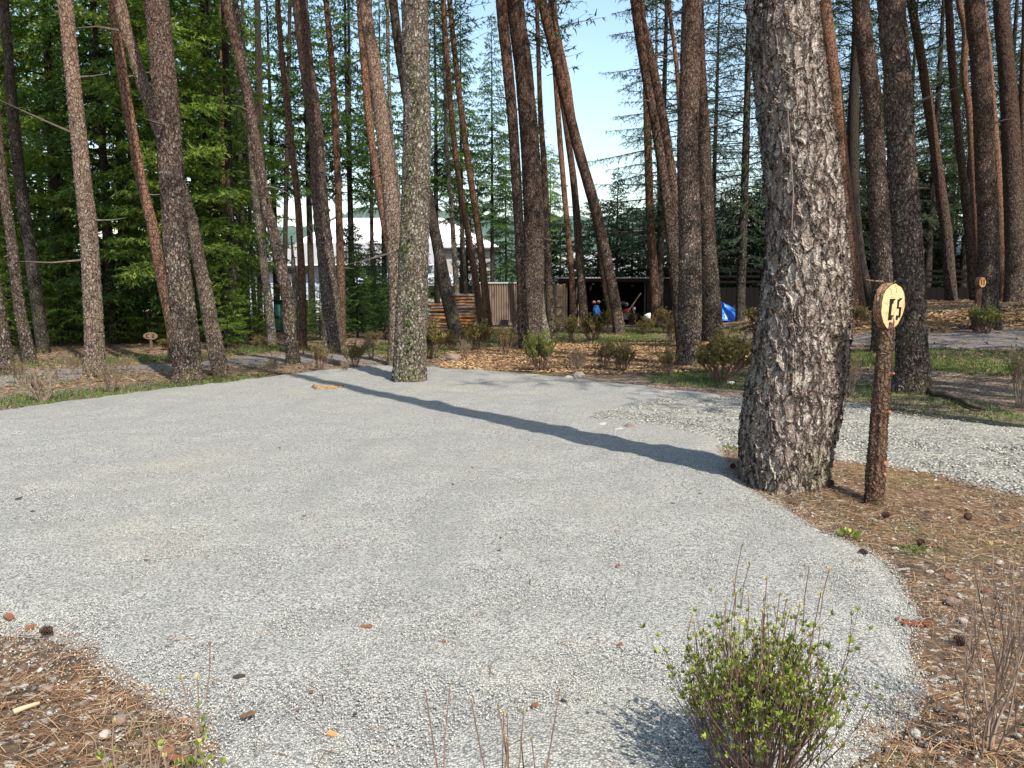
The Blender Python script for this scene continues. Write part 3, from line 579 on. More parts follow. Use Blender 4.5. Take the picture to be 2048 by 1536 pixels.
pine(None, [(1232, 650, 13), (1215, 600, 12), (1195, 470, 11), (1172, 350, 11), (1150, 260, 11), (1135, 160, 11), (1118, 80, 11), (1104, 0, 11)], 'second leaning trunk close behind the long leaning pine', M_bark_red, Y=33)
pine((1313, 652), [(1313, 652, 23), (1310, 580, 19), (1302, 470, 17), (1298, 370, 16), (1295, 260, 15), (1292, 150, 14), (1284, 0, 12)], 'slim orange pine in front of the shed wall', M_bark_red)
pine(None, [(1322, 640, 9), (1320, 500, 9), (1317, 330, 8), (1313, 200, 7)], 'thin grey trunk just right of the slim orange pine', M_bark_grey, Y=39)
pine(None, [(1366, 700, 26), (1356, 600, 24), (1345, 500, 23), (1335, 420, 22), (1322, 320, 19), (1303, 210, 17), (1288, 130, 18), (1270, 0, 18)], 'left one of a leaning pair vanishing behind the straight dark pine', M_bark_far, Y=21)
pine(None, [(1372, 690, 22), (1364, 560, 20), (1352, 420, 20), (1337, 310, 20), (1320, 210, 20), (1300, 110, 19), (1275, 0, 20)], 'right one of a leaning pair vanishing behind the straight dark pine', M_bark_far, Y=22.5)
pine((1378, 732), [(1378, 732, 56), (1379, 680, 50), (1380, 600, 48), (1380, 500, 46), (1378, 400, 44), (1375, 300, 43), (1380, 150, 41), (1384, 0, 40)], 'thick straight dark pine right of centre with grass at its foot', M_bark_mid)
pine((1424, 684), [(1424, 684, 48), (1424, 640, 42), (1420, 560, 36), (1416, 480, 32), (1411, 380, 30), (1407, 250, 24), (1403, 130, 17), (1400, 0, 14)], 'dark pine directly right behind the thick straight one, beside the blue tarpaulin', M_bark_mid, near=True)
pine(None, [(1362, 400, 9), (1360, 250, 9), (1355, 150, 9), (1347, 80, 8), (1338, 0, 8)], 'slender lit trunk in front of the lacy conifer, left of the thick straight pine', M_bark_red, Y=24)
pine((1570, 958), [(1568, 958, 176), (1570, 900, 186), (1585, 800, 190), (1601, 700, 186), (1610, 600, 175), (1613, 500, 158), (1609, 400, 149), (1590, 250, 144), (1573, 100, 137), (1565, 0, 135), (1554, -120, 130)],
     'huge rough barked pine in the right foreground beside the round sign', M_bark_big, Htop=19)
pine((1713, 640), [(1713, 640, 40), (1708, 580, 35), (1700, 500, 33), (1690, 400, 30), (1680, 300, 28), (1670, 180, 27), (1660, 100, 27), (1648, 0, 27)], 'smooth red brown pine just right of the huge foreground trunk', M_bark_red)
pine(None, [(1745, 610, 18), (1722, 520, 18), (1708, 380, 20), (1707, 230, 20), (1712, 100, 18), (1715, 0, 17)], 'blackish trunk half hidden behind the two brown pines on the right', M_bark_dark, Y=30)
pine((1765, 704), [(1765, 704, 46), (1765, 640, 42), (1764, 550, 40), (1759, 440, 39), (1750, 300, 38), (1744, 200, 36), (1731, 100, 35), (1721, 0, 34)], 'brown ridged pine behind the round sign', M_bark_mid)
pine((1823, 783), [(1823, 783, 80), (1826, 740, 66), (1824, 680, 59), (1821, 600, 58), (1815, 480, 56), (1808, 380, 54), (1800, 250, 53), (1793, 130, 52), (1783, 0, 52)], 'thick dark pine in shade right behind the round sign', M_bark_mid)
pine(None, [(1903, 600, 24), (1900, 560, 22), (1893, 470, 21), (1881, 380, 20), (1870, 300, 19), (1855, 200, 18), (1840, 100, 17), (1822, 0, 16)], 'slim leaning trunk between the dark pine and the right cluster', M_bark_far, Y=32)
pine(None, [(1948, 590, 17), (1940, 500, 16), (1931, 400, 15), (1918, 280, 15), (1906, 150, 15), (1897, 0, 14)], 'dark slim trunk leftmost in the right cluster', M_bark_far, Y=31)
pine(None, [(1962, 600, 16), (1956, 500, 16), (1950, 400, 15), (1944, 300, 14), (1938, 220, 13), (1929, 150, 12), (1930, 60, 12), (1918, 0, 12)], 'snaking orange trunk in the right cluster', M_bark_red, Y=29)
pine((1972, 658), [(1972, 658, 54), (1974, 610, 43), (1976, 540, 39), (1976, 450, 38), (1971, 350, 38), (1965, 200, 37), (1958, 100, 35), (1949, 0, 34)], 'thick pine behind the small round sign on the right', M_bark_mid, near=True)
pine(None, [(2008, 610, 20), (2003, 520, 19), (2000, 420, 18), (1993, 320, 16), (1985, 220, 15), (1975, 100, 14), (1965, 0, 12)], 'red trunk showing between the two thick pines at far right', M_bark_red, Y=30)
pine((2033, 604), [(2033, 604, 50), (2031, 560, 40), (2030, 500, 36), (2025, 350, 35), (2018, 200, 32), (2010, 100, 30), (2003, 0, 30)], 'tall dark pine near the right edge of the photo', M_bark_mid, near=True)
pine(None, [(2052, 600, 18), (2046, 400, 16), (2046, 200, 15), (2050, 60, 12)], 'trunk cut by the right edge of the photo', M_bark_far, Y=28)
# dim trunks deep in the left stand
DG = 'dim trunks deep in the left stand'
for px, py, Y, wd, ln, mt in [(150, 690, 28, 15, -60, M_bark_red), (118, 690, 31, 12, -30, M_bark_dark), (250, 690, 30, 15, -18, M_bark_dark), (243, 690, 27, 11, 30, M_bark_dark), (280, 690, 33, 12, -25, M_bark_dark), (418, 690, 29, 16, -12, M_bark_dark),
        (433, 690, 32, 19, -20, M_bark_far), (470, 690, 26, 17, -22, M_bark_dark), (455, 690, 33, 10, -14, M_bark_red), (498, 690, 34, 9, -30, M_bark_dark), (512, 690, 35, 8, -28, M_bark_dark), (521, 690, 33, 10, -8, M_bark_dark), (535, 690, 36, 10, -18, M_bark_dark),
        (30, 690, 29, 12, -30, M_bark_far), (212, 690, 34, 10, -6, M_bark_dark), (330, 690, 30, 12, -50, M_bark_dark), (400, 690, 35, 13, 6, M_bark_dark), (565, 690, 37, 10, 15, M_bark_dark), (705, 690, 40, 8, -8, M_bark_dark), (745, 690, 41, 8, -4, M_bark_dark)]:
    b_ = P(px, py, Y); k = (595 - (-1.5 / Y * 0)) ; yb = 595 + 1.5 / Y * F
    pine(None, [(px, yb, wd * 1.15), (px + ln * .3, 520, wd), (px + ln * .6, 300, wd * .85), (px + ln, 0, wd * .7)], 'one of the dim thin trunks deep in the left stand', mt, Y=Y, grp=DG, crown=False, Htop=19)
# pines standing right of the frame; their crowns shade the right side
for i, (x, y) in enumerate([(10.5, 6.5), (13.5, 9.5), (17.0, 13.0), (12.8, 1.5), (20, 8), (9.6, 2.4), (18, 2), (22, 14), (24, 5), (27, 17), (19.5, 16.5)]):
    px = 1024 + x / y * F * .99
    rt = empty('pine_tree', (x, y, H1(x, y))); pth = np.array([[0, 0, -.2, .3], [0, 0, 0, .27], [.1, 0, 4, .22], [0, .1, 10, .18], [.1, 0, 17 + i % 3, .05]])
    me, c_ = trunk_mesh(pth, 40, .08, i + 3); link('trunk', me, M_bark_far, rt)
    cm, lm = PC[i % 3]; o = link('crown', cm, None, rt, (0, 0, 7.6 + i % 3), i); o.scale = (1.4,) * 3; o = link('limbs', lm, None, rt, (0, 0, 7.6 + i % 3), i); o.scale = (1.4,) * 3
    tag(rt, 'pine standing just beyond the right edge of the photo', 'tree', 'pines beyond the right edge')

# ------------------------------------------------------------ background conifers
def proto(seed, mat, tr, bark, **kw):
    me, lb = conifer(seed, **kw); Ht = kw['Ht']
    me.materials.append(mat)
    lb.tube([(0, 0, -.3), (.02, 0, Ht * .3), (-.03, .02, Ht * .6), (0, 0, Ht)], [tr * 1.15, tr * .85, tr * .5, .015], 9, False)
    tm = bpy.data.meshes.new('trunk'); tm.from_pydata(lb.v, [], lb.f); tm.update(); tm.materials.append(bark)
    for p_ in tm.polygons: p_.use_smooth = True
    return me, tm
PR = {
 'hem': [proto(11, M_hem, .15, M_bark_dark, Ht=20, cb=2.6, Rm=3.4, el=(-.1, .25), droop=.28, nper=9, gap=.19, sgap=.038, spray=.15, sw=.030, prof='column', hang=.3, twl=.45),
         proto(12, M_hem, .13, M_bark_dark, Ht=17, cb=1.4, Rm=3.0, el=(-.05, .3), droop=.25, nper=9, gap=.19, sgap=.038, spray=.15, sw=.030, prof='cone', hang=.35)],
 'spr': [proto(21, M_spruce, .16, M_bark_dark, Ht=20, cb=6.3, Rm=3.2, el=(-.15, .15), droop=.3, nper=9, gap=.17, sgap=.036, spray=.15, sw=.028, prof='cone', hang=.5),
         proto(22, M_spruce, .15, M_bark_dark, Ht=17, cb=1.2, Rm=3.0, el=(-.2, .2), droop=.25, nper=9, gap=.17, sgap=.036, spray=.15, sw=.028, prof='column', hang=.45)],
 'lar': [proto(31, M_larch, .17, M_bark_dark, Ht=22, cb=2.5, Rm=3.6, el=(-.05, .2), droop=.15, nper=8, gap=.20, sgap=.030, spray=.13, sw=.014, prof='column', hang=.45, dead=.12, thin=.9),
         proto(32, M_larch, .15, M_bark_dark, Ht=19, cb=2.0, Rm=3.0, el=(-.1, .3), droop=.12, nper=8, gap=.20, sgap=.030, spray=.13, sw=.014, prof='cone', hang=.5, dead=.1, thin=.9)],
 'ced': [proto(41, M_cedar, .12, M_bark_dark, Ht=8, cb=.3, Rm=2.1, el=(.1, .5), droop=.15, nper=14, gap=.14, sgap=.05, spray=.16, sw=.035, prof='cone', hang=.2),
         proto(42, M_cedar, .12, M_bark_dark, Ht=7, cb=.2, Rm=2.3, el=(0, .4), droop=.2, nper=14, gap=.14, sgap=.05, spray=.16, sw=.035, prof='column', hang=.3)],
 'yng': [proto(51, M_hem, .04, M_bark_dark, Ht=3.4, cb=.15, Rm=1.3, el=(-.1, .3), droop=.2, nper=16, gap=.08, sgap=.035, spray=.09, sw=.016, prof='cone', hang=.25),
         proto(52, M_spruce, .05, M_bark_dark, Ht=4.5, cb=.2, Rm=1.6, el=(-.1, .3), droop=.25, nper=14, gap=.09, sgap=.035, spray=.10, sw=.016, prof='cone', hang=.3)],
}
def bgtree(kind, v, x, y, h, name, label, group, wid=1.0):
    me, tm = PR[kind][v % len(PR[kind])]; H0 = {'hem': (20, 17), 'spr': (20, 17), 'lar': (22, 19), 'ced': (8, 7), 'yng': (3.4, 4.5)}[kind][v % 2]; s = h / H0
    r = empty(name, (x, y, H1(x, y)), (x * 7.3 + y * 3.1) % 6.28); o1 = link('trunk', tm, None, r); o2 = link('crown', me, None, r)
    for o in (o1, o2): o.scale = (s * wid, s * wid, s)
    tag(r, label, 'tree', group); return r
def bgpx(kind, v, px, Y, h, name, label, group, wid=1.0):
    q = P(px, 640, Y); return bgtree(kind, v, q[0], Y, h, name, label, group, wid)
GL = 'leafy conifers of the dense left stand'
k = 0
for px, Y, h in [(-30, 25, 18), (130, 27, 20), (225, 25, 17), (350, 24, 18), (440, 28, 19), (20, 32, 21), (100, 36, 20), (265, 38, 22), (400, 39, 22), (-90, 30, 20), (-80, 40, 20), (150, 48, 22), (320, 47, 22), (455, 40, 21)]:
    k += 1; bgpx('hem' if k % 3 else 'spr', k, px, Y, h, 'conifer_tree', 'one of the bright green conifers massed in the left stand', GL)
GM = 'dark spruces in front of the white house'
for px, Y, h, kd in [(485, 37, 20, 'spr'), (555, 42, 21, 'spr'), (625, 38, 20, 'spr'), (705, 40, 21, 'spr'), (875, 46, 21, 'spr'), (925, 50, 20, 'spr'), (770, 50, 22, 'spr')]:
    k += 1; bgpx(kd, 0, px, Y, h, 'spruce_tree', 'one of the dark layered spruces standing in front of the white house', GM)
bgpx('spr', 0, 985, 46, 17.5, 'spruce_tree', 'conical spruce with a clear pointed top left of the big central pine', None, .9)
bgpx('hem', 1, 1075, 52, 14.5, 'conifer_tree', 'mid green conifer showing on the right side of the big central pine', None)
bgpx('spr', 1, 1100, 60, 12.5, 'conifer_tree', 'short dark conifer behind the container, right of the big central pine', None)
bgpx('lar', 0, 1318, 33, 20, 'larch_tree', 'lacy thin conifer with bare looking branches reaching into the open sky', None, 1.0)
bgpx('lar', 1, 1480, 30, 21, 'larch_tree', 'lacy dark conifer directly left of the huge foreground trunk', None, 1.0)
GRR = 'lacy dark conifers behind the right cluster'
for px, Y, h in [(1420, 40, 20), (1560, 38, 20), (1680, 36, 20), (1745, 42, 22), (1850, 36, 21), (1920, 40, 22), (1990, 37, 21), (2070, 34, 21), (1620, 48, 21), (1800, 50, 23), (1890, 52, 23), (2140, 42, 22), (2030, 52, 23)]:
    k += 1; bgpx('lar', k, px, Y, h, 'larch_tree', 'one of the lacy dark conifers behind the right cluster of pines', GRR, 1.0)
for px, Y, h in [(1700, 44, 14), (1760, 40, 12), (1850, 46, 13), (1900, 44, 12), (2010, 43, 13), (1560, 46, 12)]:
    k += 1; bgpx('spr', k, px, Y, h, 'spruce_tree', 'one of the low dark spruces behind the right fence', 'low dark spruces behind the right fence', 1.0)
for px, Y, h, kd, v, lb in [(706, 36, 4.9, 'ced', 1, 'dark dense conifer just right of the slim dark red trunk'), (1012, 50, 12, 'spr', 1, 'spruce showing directly left of the big central pine'), (935, 52, 8.5, 'ced', 0, 'dark conifer behind the two slim orange trunks'), (752, 47, 5, 'ced', 1, 'low dark conifer left of the torn bark pine')]:
    bgpx(kd, v, px, Y, h, 'conifer_tree', lb, None, .8)
GC = 'dark cedars behind the shed'
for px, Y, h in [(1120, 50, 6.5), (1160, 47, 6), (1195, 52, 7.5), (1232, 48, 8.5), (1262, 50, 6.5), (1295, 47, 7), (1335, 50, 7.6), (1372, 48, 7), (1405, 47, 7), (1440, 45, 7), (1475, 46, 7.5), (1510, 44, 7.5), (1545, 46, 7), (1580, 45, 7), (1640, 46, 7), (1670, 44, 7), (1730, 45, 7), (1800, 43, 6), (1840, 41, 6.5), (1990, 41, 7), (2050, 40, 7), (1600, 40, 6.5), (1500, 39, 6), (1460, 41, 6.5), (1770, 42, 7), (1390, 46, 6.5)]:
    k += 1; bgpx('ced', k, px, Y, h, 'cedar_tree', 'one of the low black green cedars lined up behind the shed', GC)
GY = 'young conifers at the forest edge'
for px, Y, h, v in [(640, 27, 2.2, 1), (715, 29, 3.2, 1), (750, 33, 2.8, 1), (770, 28, 2.2, 1), (500, 25, 2.6, 0), (450, 23, 2.6, 0), (405, 26, 2.2, 1), (340, 25, 2.0, 0), (290, 27, 2.4, 0), (240, 25, 2.6, 0), (120, 24, 3.4, 0), (20, 24, 4.0, 0), (-30, 22, 3.4, 0), (70, 25, 3.6, 0), (160, 26, 3.0, 1), (190, 29, 3.0, 0), (525, 29, 2.2, 1), (600, 31, 2.4, 0), (690, 35, 3.8, 1), (730, 38, 3.6, 1), (960, 52, 5, 1), (1000, 50, 5, 1), (-10, 27, 4.6, 0), (45, 29, 5.2, 0), (100, 28, 4.4, 0), (150, 31, 5, 0), (215, 27, 3.4, 1), (265, 30, 3.8, 0), (315, 29, 3.6, 1), (365, 31, 3.8, 0), (430, 28, 3.4, 0), (470, 30, 3, 1), (660, 32, 2.2, 1), (760, 40, 3.2, 1), (845, 47, 4.5, 0)]:
    bgpx('yng', v, px, Y, h, 'young_conifer', 'one of the young green conifers growing along the forest edge', GY, 1.1)

# ------------------------------------------------------------ twiggy shrubs
def leaves_mesh(name, pos, dirs, ln, wd, A, fold=.25):
    """pointed oval leaves, four triangles each, slightly folded"""
    n = len(pos); r = unit(rng.normal(size=(n, 3))); s = unit(np.cross(dirs, r)); nn = np.cross(s, dirs)
    l = ln[:, None]; w_ = wd[:, None]
    p0 = pos; p1 = pos + dirs * l * .45 + s * w_ + nn * w_ * fold; p2 = pos + dirs * l; p3 = pos + dirs * l * .45 - s * w_ + nn * w_ * fold; pm = pos + dirs * l * .5
    V = np.stack([p0, p1, p2, p3, pm], 1).reshape(-1, 3)
    F_ = (np.array([(0, 1, 4), (1, 2, 4), (2, 3, 4), (3, 0, 4)])[None] + 5 * np.arange(n)[:, None, None]).reshape(-1, 3)
    return mesh_np(name, V, F_, False, np.repeat(A, 5))
def shrub(seed, h, rad, nstem, split=3, nleaf=0, lsz=.02, ros=5, up=.75, shoots=0, shoot_h=.2, r0=.006, fork=.5, lowleaf=.25):
    rd = random.Random(seed); mb = MB(); tips = []; tops = []
    def grow(p, d, L, r, lev):
        n = 4; pts = [Vector(p)]; q = Vector(p); dd = Vector(d)
        for i in range(n):
            dd = (dd + Vector((rd.gauss(0, .10), rd.gauss(0, .10), .07 * up))).normalized(); q = q + dd * L / n; pts.append(q.copy())
        mb.tube(pts, [r * (1 - .14 * i) for i in range(n + 1)], 4 if lev == 0 else 3, False)
        if lev < split:
            for k in range(rd.choice((2, 3))):
                t = rd.uniform(fork, 1); i = min(n, int(t * n)); o = pts[i]
                nd_ = (dd * .8 + Vector((rd.gauss(0, .42), rd.gauss(0, .42), rd.uniform(.1, .6) * up))).normalized()
                grow(o, nd_, L * rd.uniform(.45, .75), r * .62, lev + 1)
        tips.append((pts[-1].copy(), dd.copy(), lev))
        if lev >= 1: tips.append((pts[2].copy(), dd.copy(), lev))
    for i in range(nstem):
        a = i * 2.4 + rd.random(); rr = rd.random() ** .5; d = Vector((math.cos(a) * rr * rad / h * 1.5, math.sin(a) * rr * rad / h * 1.5, 1)).normalized()
        b = (math.cos(a) * rr * rad * .22, math.sin(a) * rr * rad * .22, -.02); grow(b, d, h * rd.uniform(.42, .62), r0 * rd.uniform(.7, 1.2), 0)
    cand = sorted([t for t in tips if t[2] >= 1 and math.hypot(t[0].x, t[0].y) < rad * .85], key=lambda t: -t[0].z)
    for i in range(shoots):
        t = cand[int(rd.random() ** 1.5 * len(cand) * .5)]; L = shoot_h * rd.uniform(.5, 1.1); e = t[0] + Vector((rd.gauss(0, .03) * L * 3, rd.gauss(0, .03) * L * 3, L))
        mb.tube([t[0], (t[0] + e) / 2 + Vector((rd.gauss(0, .004), 0, 0)), e], [r0 * .45, r0 * .42, r0 * .36], 4, False)
        tops.append(e)
    pos, dr, ln, A = [], [], [], []
    for (p, d, lev) in tips:
        if nleaf == 0 or p.z < h * lowleaf or rd.random() > nleaf: continue
        for j in range(ros):
            v = (d * .8 + Vector((rd.gauss(0, .55), rd.gauss(0, .55), rd.gauss(.25, .3)))).normalized()
            pos.append(p); dr.append(v); ln.append(lsz * rd.uniform(.6, 1.25)); A.append(min(1, max(0, rd.gauss(.5, .2) + (.35 if rd.random() < .08 else 0))))
    for e in tops:
        for j in range(4):
            v = Vector((rd.gauss(0, .25), rd.gauss(0, .25), 1)).normalized(); pos.append(e - Vector((0, 0, .008))); dr.append(v); ln.append(lsz * rd.uniform(.7, 1.0)); A.append(1.0)
    lm = leaves_mesh('leaves', np.array(pos), np.array(dr), np.array(ln), np.array(ln) * .27, np.array(A)) if pos else None
    sm = bpy.data.meshes.new('stems'); sm.from_pydata(mb.v, [], mb.f); sm.update()
    return sm, lm
SP = []
for s_, kw in [(1, dict(h=.85, rad=.33, nstem=18, nleaf=.9, lsz=.045, ros=5, lowleaf=.3)), (2, dict(h=.9, rad=.28, nstem=16, nleaf=.8, lsz=.04, ros=5, lowleaf=.4)), (3, dict(h=.7, rad=.40, nstem=20, nleaf=.95, lsz=.045, ros=6, lowleaf=.3)), (4, dict(h=.8, rad=.3, nstem=13, nleaf=.3, lsz=.028, ros=4))]:
    sm, lm = shrub(s_, **kw, r0=.012); sm.materials.append(M_twig_pale if s_ == 4 else M_twig); lm.materials.append(M_olive); SP.append((sm, lm, kw['h']))
GS = 'leafless azalea bushes planted between the trunks'
def place_shrub(px, py, hpx, v, label=None, group=GS, leafmat=None, cat='shrub', wid=1.0):
    f = hit(px, py); sm, lm, h0 = SP[v]; s = hpx / F * f[1] / h0 / .98
    r = empty('azalea_bush', f, px % 6.28); a = link('stems', sm, None, r); b = link('leaves', lm, None, r)
    if leafmat: b.data = lm.copy(); b.data.materials.clear(); b.data.materials.append(leafmat)
    for o in (a, b): o.scale = (s * wid, s * wid, s)
    tag(r, label or 'one of the brown twiggy azalea bushes planted between the trunks', cat, group); return r
for px, py, hp, v, wd in [(145, 752, 55, 3, 1), (40, 770, 60, 3, .9), (515, 700, 32, 0, 1.2), (545, 748, 46, 3, 1), (640, 742, 58, 1, .9), (708, 738, 58, 0, .8), (742, 718, 60, 3, .8), (860, 718, 80, 2, .8),
        (900, 700, 40, 0, 1), (955, 702, 64, 2, .9), (1010, 712, 62, 1, .8), (1106, 676, 48, 0, .9), (1143, 680, 52, 0, .8), (1186, 684, 58, 2, .8), (1156, 742, 56, 3, 1), (1206, 738, 56, 1, 1),
        (1216, 665, 44, 1, .8), (1262, 650, 28, 1, 1), (1344, 690, 60, 1, .9), (1510, 655, 42, 0, 1.4), (1535, 660, 40, 2, 1.2), (1480, 640, 30, 1, 1.2), (1720, 655, 44, 1, 1.2), (1890, 662, 28, 3, 1.6), (1590, 650, 30, 0, 1),
        (255, 742, 38, 3, 1.3), (330, 700, 24, 0, 1.6), (590, 700, 26, 1, 1), (745, 690, 30, 0, 1.3), (690, 745, 30, 3, 1), (1290, 668, 36, 2, .9), (930, 716, 44, 3, 1)]:
    place_shrub(px, py, hp, v, wid=wd)
place_shrub(85, 802, 88, 3, 'bare pale twiggy bush with curled low branches at the left far corner of the pad', None)
place_shrub(224, 784, 70, 3, 'bare bush with a bleached stick, standing before the sunlit reddish pine', None)
place_shrub(1080, 744, 88, 2, 'tall yellowish budding bush in front of the big central pine', None, M_bud, wid=.6)
place_shrub(1244, 744, 66, 0, 'round brown bush in the wood chips below the long leaning pine', None, wid=1.0)
place_shrub(1320, 655, 42, 2, 'rust coloured leafy bush at the foot of the slim orange pine', None, wid=.8)
place_shrub(1335, 752, 64, 1, 'thin bush at the left foot of the thick straight dark pine', None, wid=.8)
place_shrub(1440, 764, 108, 2, 'large dark spreading bush between the straight dark pine and the huge trunk', None, wid=1.0)
place_shrub(1700, 790, 90, 3, 'dark bare bush between the huge trunk and the round sign', None, wid=.6)
place_shrub(2042, 815, 150, 3, 'tall bare bush beside the right edge, at the grass', None, wid=.6)
place_shrub(1972, 668, 62, 0, 'bright yellow green bush in front of the small round sign', None, M_bud, wid=1.0)
place_shrub(1955, 660, 44, 0, 'small pale bush left of the small round sign', None, wid=1.0)
place_shrub(812, 752, 60, 1, 'yellowish bush showing behind the ivy tree', None, wid=.8)
# leafy foreground bushes
def fg_shrub(px, py, kw, mats, label, name='azalea_bush', loc=None, rz=0):
    f = hit(px, py) if loc is None else np.array([loc[0], loc[1], H1(*loc)]); sm, lm = shrub(**kw); r = empty(name, f, rz)
    link('stems', sm, mats[0], r)
    if lm: link('leaves', lm, mats[1], r)
    tag(r, label, 'shrub'); return r
fg_shrub(0, 0, dict(seed=31, h=.66, rad=.27, nstem=80, split=2, nleaf=.85, lsz=.0165, ros=6, up=1.3, shoots=44, shoot_h=.19, r0=.0036, lowleaf=.05), (M_twig, M_leaf2), 'green leafy azalea bush with tall budding shoots at the bottom right', loc=(.735, 2.16))
fg_shrub(0, 0, dict(seed=32, h=.36, rad=.20, nstem=12, split=2, nleaf=.12, lsz=.013, ros=3, up=1.6, shoots=14, shoot_h=.27, r0=.0055), (M_twig, M_leaf2), 'bare upright shoots rising from the bottom edge in the middle', loc=(-.02, 1.78))
fg_shrub(0, 0, dict(seed=33, h=.40, rad=.36, nstem=16, split=2, nleaf=.28, lsz=.020, ros=5, up=1.4, shoots=12, shoot_h=.22, r0=.0045), (M_twig_pale, M_leaf2), 'sparse bush with few green leaves at the bottom left', loc=(-.98, 1.95))
fg_shrub(0, 0, dict(seed=34, h=.80, rad=.17, nstem=9, split=3, nleaf=0, up=1.2, shoots=8, shoot_h=.12, r0=.0042, fork=.25), (M_twig_pale, M_leaf2), 'tall bare branching bush in the bottom right corner', loc=(1.58, 2.42))

# ------------------------------------------------------------ ivy and stray vines on the trunks
def ivy(tree, zr, az0, spread, n, label):
    root, path, c = tree; pos, dr = [], []
    zc = c[:, 2]
    rd = random.Random(5)
    for i in range(n):
        z = zr[0] + (zr[1] - zr[0]) * rd.random() ** 1.2; j = int(np.argmin(np.abs(zc - z))); a = az0 + math.sin(z * 1.7) * .25 + rd.gauss(0, spread * (1 - .6 * (z - zr[0]) / (zr[1] - zr[0])))
        nrm = np.array([math.cos(a), math.sin(a), 0]); q = c[j, :3] + nrm * (c[j, 3] + .01 + .03 * rd.random()); q[2] = z; pos.append(q)
        dr.append(unit((nrm * .5 + np.array([rd.gauss(0, .6), rd.gauss(0, .3), rd.gauss(-.2, .5)]))[None])[0])
    ln = np.full(len(pos), .042) * (.6 + .7 * rng.random(len(pos)))
    me = leaves_mesh('ivy_vine', np.array(pos), np.array(dr), ln, ln * .42, rng.random(len(pos)))
    o = link('ivy_vine', me, M_ivy); o.location = root.location; tag(o, label, 'ivy')
ivy(ivyt, (.1, 5.6), R(-100), .30, 520, 'green ivy climbing the front of the thick pale grey pine')
ivy(ALLT[14], (.1, 3.2), R(-60), .5, 200, 'ivy and moss clinging to the lit brown pine with torn bark')
# thin dry vines on the huge trunk
for pts, lb in [([(1520, 120), (1528, 165), (1545, 190), (1562, 210)], 'pale dry vine on the upper left of the huge trunk'), ([(1540, 300), (1536, 250), (1548, 400), (1546, 470)], 'grey dry vine running down the middle of the huge trunk')]:
    vp = []
    for px, py in pts:
        cx = 1590 if py < 300 else 1605; w_ = 78; u = max(-.97, min(.97, (px - cx) / w_)); q = P(px, py, 6.0); rad = .34
        vp.append((q[0], ALLT and hit(1570, 958)[1] - math.sqrt(1 - u * u) * rad * 1.02, q[2]))
    hb = MB(); hb.tube(vp, .004, 5); tag(hb.build('dry_vine', M_twig_pale), lb, 'vine')

# ------------------------------------------------------------ round wooden signs on posts
M_cut = simple('fresh_cut_wood', (.50, .39, .22), .75, (.36, .24, .12), 7, bump=.003)
def ringed(c):
    m, t, b = newmat('ringed_cut_wood'); co = coords(t); n = nd(t, 'ShaderNodeTexNoise', {'Vector': co, 'Scale': 9, 'Detail': 5}); nf = nd(t, 'ShaderNodeTexNoise', {'Vector': co, 'Scale': 60, 'Detail': 4})
    d = nd(t, 'ShaderNodeVectorMath', {0: co, 1: c}, operation='DISTANCE'); x = math_(t, 'ADD', math_(t, 'MULTIPLY', d.outputs['Value'], 520.0), math_(t, 'MULTIPLY', n.outputs[0], 7.0)); rg = math_(t, 'SINE', x)
    k_ = ramp(t, math_(t, 'ADD', math_(t, 'MULTIPLY', rg, .22), math_(t, 'MULTIPLY', nf.outputs[0], 1.0)), [(.3, (.42, .29, .14)), (.75, (.60, .49, .28))])
    k_ = mixc(t, ramp(t, n.outputs[0], [(.5, 0), (.7, .6)]), k_, (.38, .20, .09)); k_ = mixc(t, ramp(t, d.outputs['Value'], [(.11, 0), (.15, .45)]), k_, (.45, .30, .16))
    t.links.new(k_, b.inputs['Base Color']); b.inputs['Roughness'].default_value = .8; b.inputs['Specular IOR Level'].default_value = .1
    bp = nd(t, 'ShaderNodeBump', {'Height': nf.outputs[0], 'Strength': .5, 'Distance': .003}); t.links.new(bp.outputs[0], b.inputs['Normal']); return m
M_ring = ringed((.0, 0, 1.43))
M_cut2 = simple('orange_cut_wood', (.45, .24, .10), .8, (.36, .18, .08), 7); M_cut3 = simple('aged_cut_wood', (.16, .11, .07), .8, (.10, .07, .045), 7)
M_ink = simple('black_paint', (.012, .012, .012), .6)
M_rind = bark_mat('slice_bark', .02, .8, .006, (.30, .13, .075), (.46, .30, .18), (.07, .04, .03), (.3, .15, .1), (20, 30), .1)
def strokes(mb, rects, M, th=.004):
    for (x0, x1, y0, y1) in rects: mb.box(x0, x1, y0, y1, 0, th, M)
def slice_mesh(rx, ry, th, seed, n=72):
    rd = random.Random(seed); ph = [rd.random() * 6 for _ in range(5)]; V = []; Fs = []
    rf = lambda t: 1 + .03 * math.sin(2 * t + ph[0]) + .025 * math.sin(3 * t + ph[1]) + .012 * math.sin(7 * t + ph[2]) + .01 * math.sin(13 * t + ph[3])
    return [(rx * rf(6.283 * k / n) * math.cos(6.283 * k / n), ry * rf(6.283 * k / n) * math.sin(6.283 * k / n)) for k in range(n)]
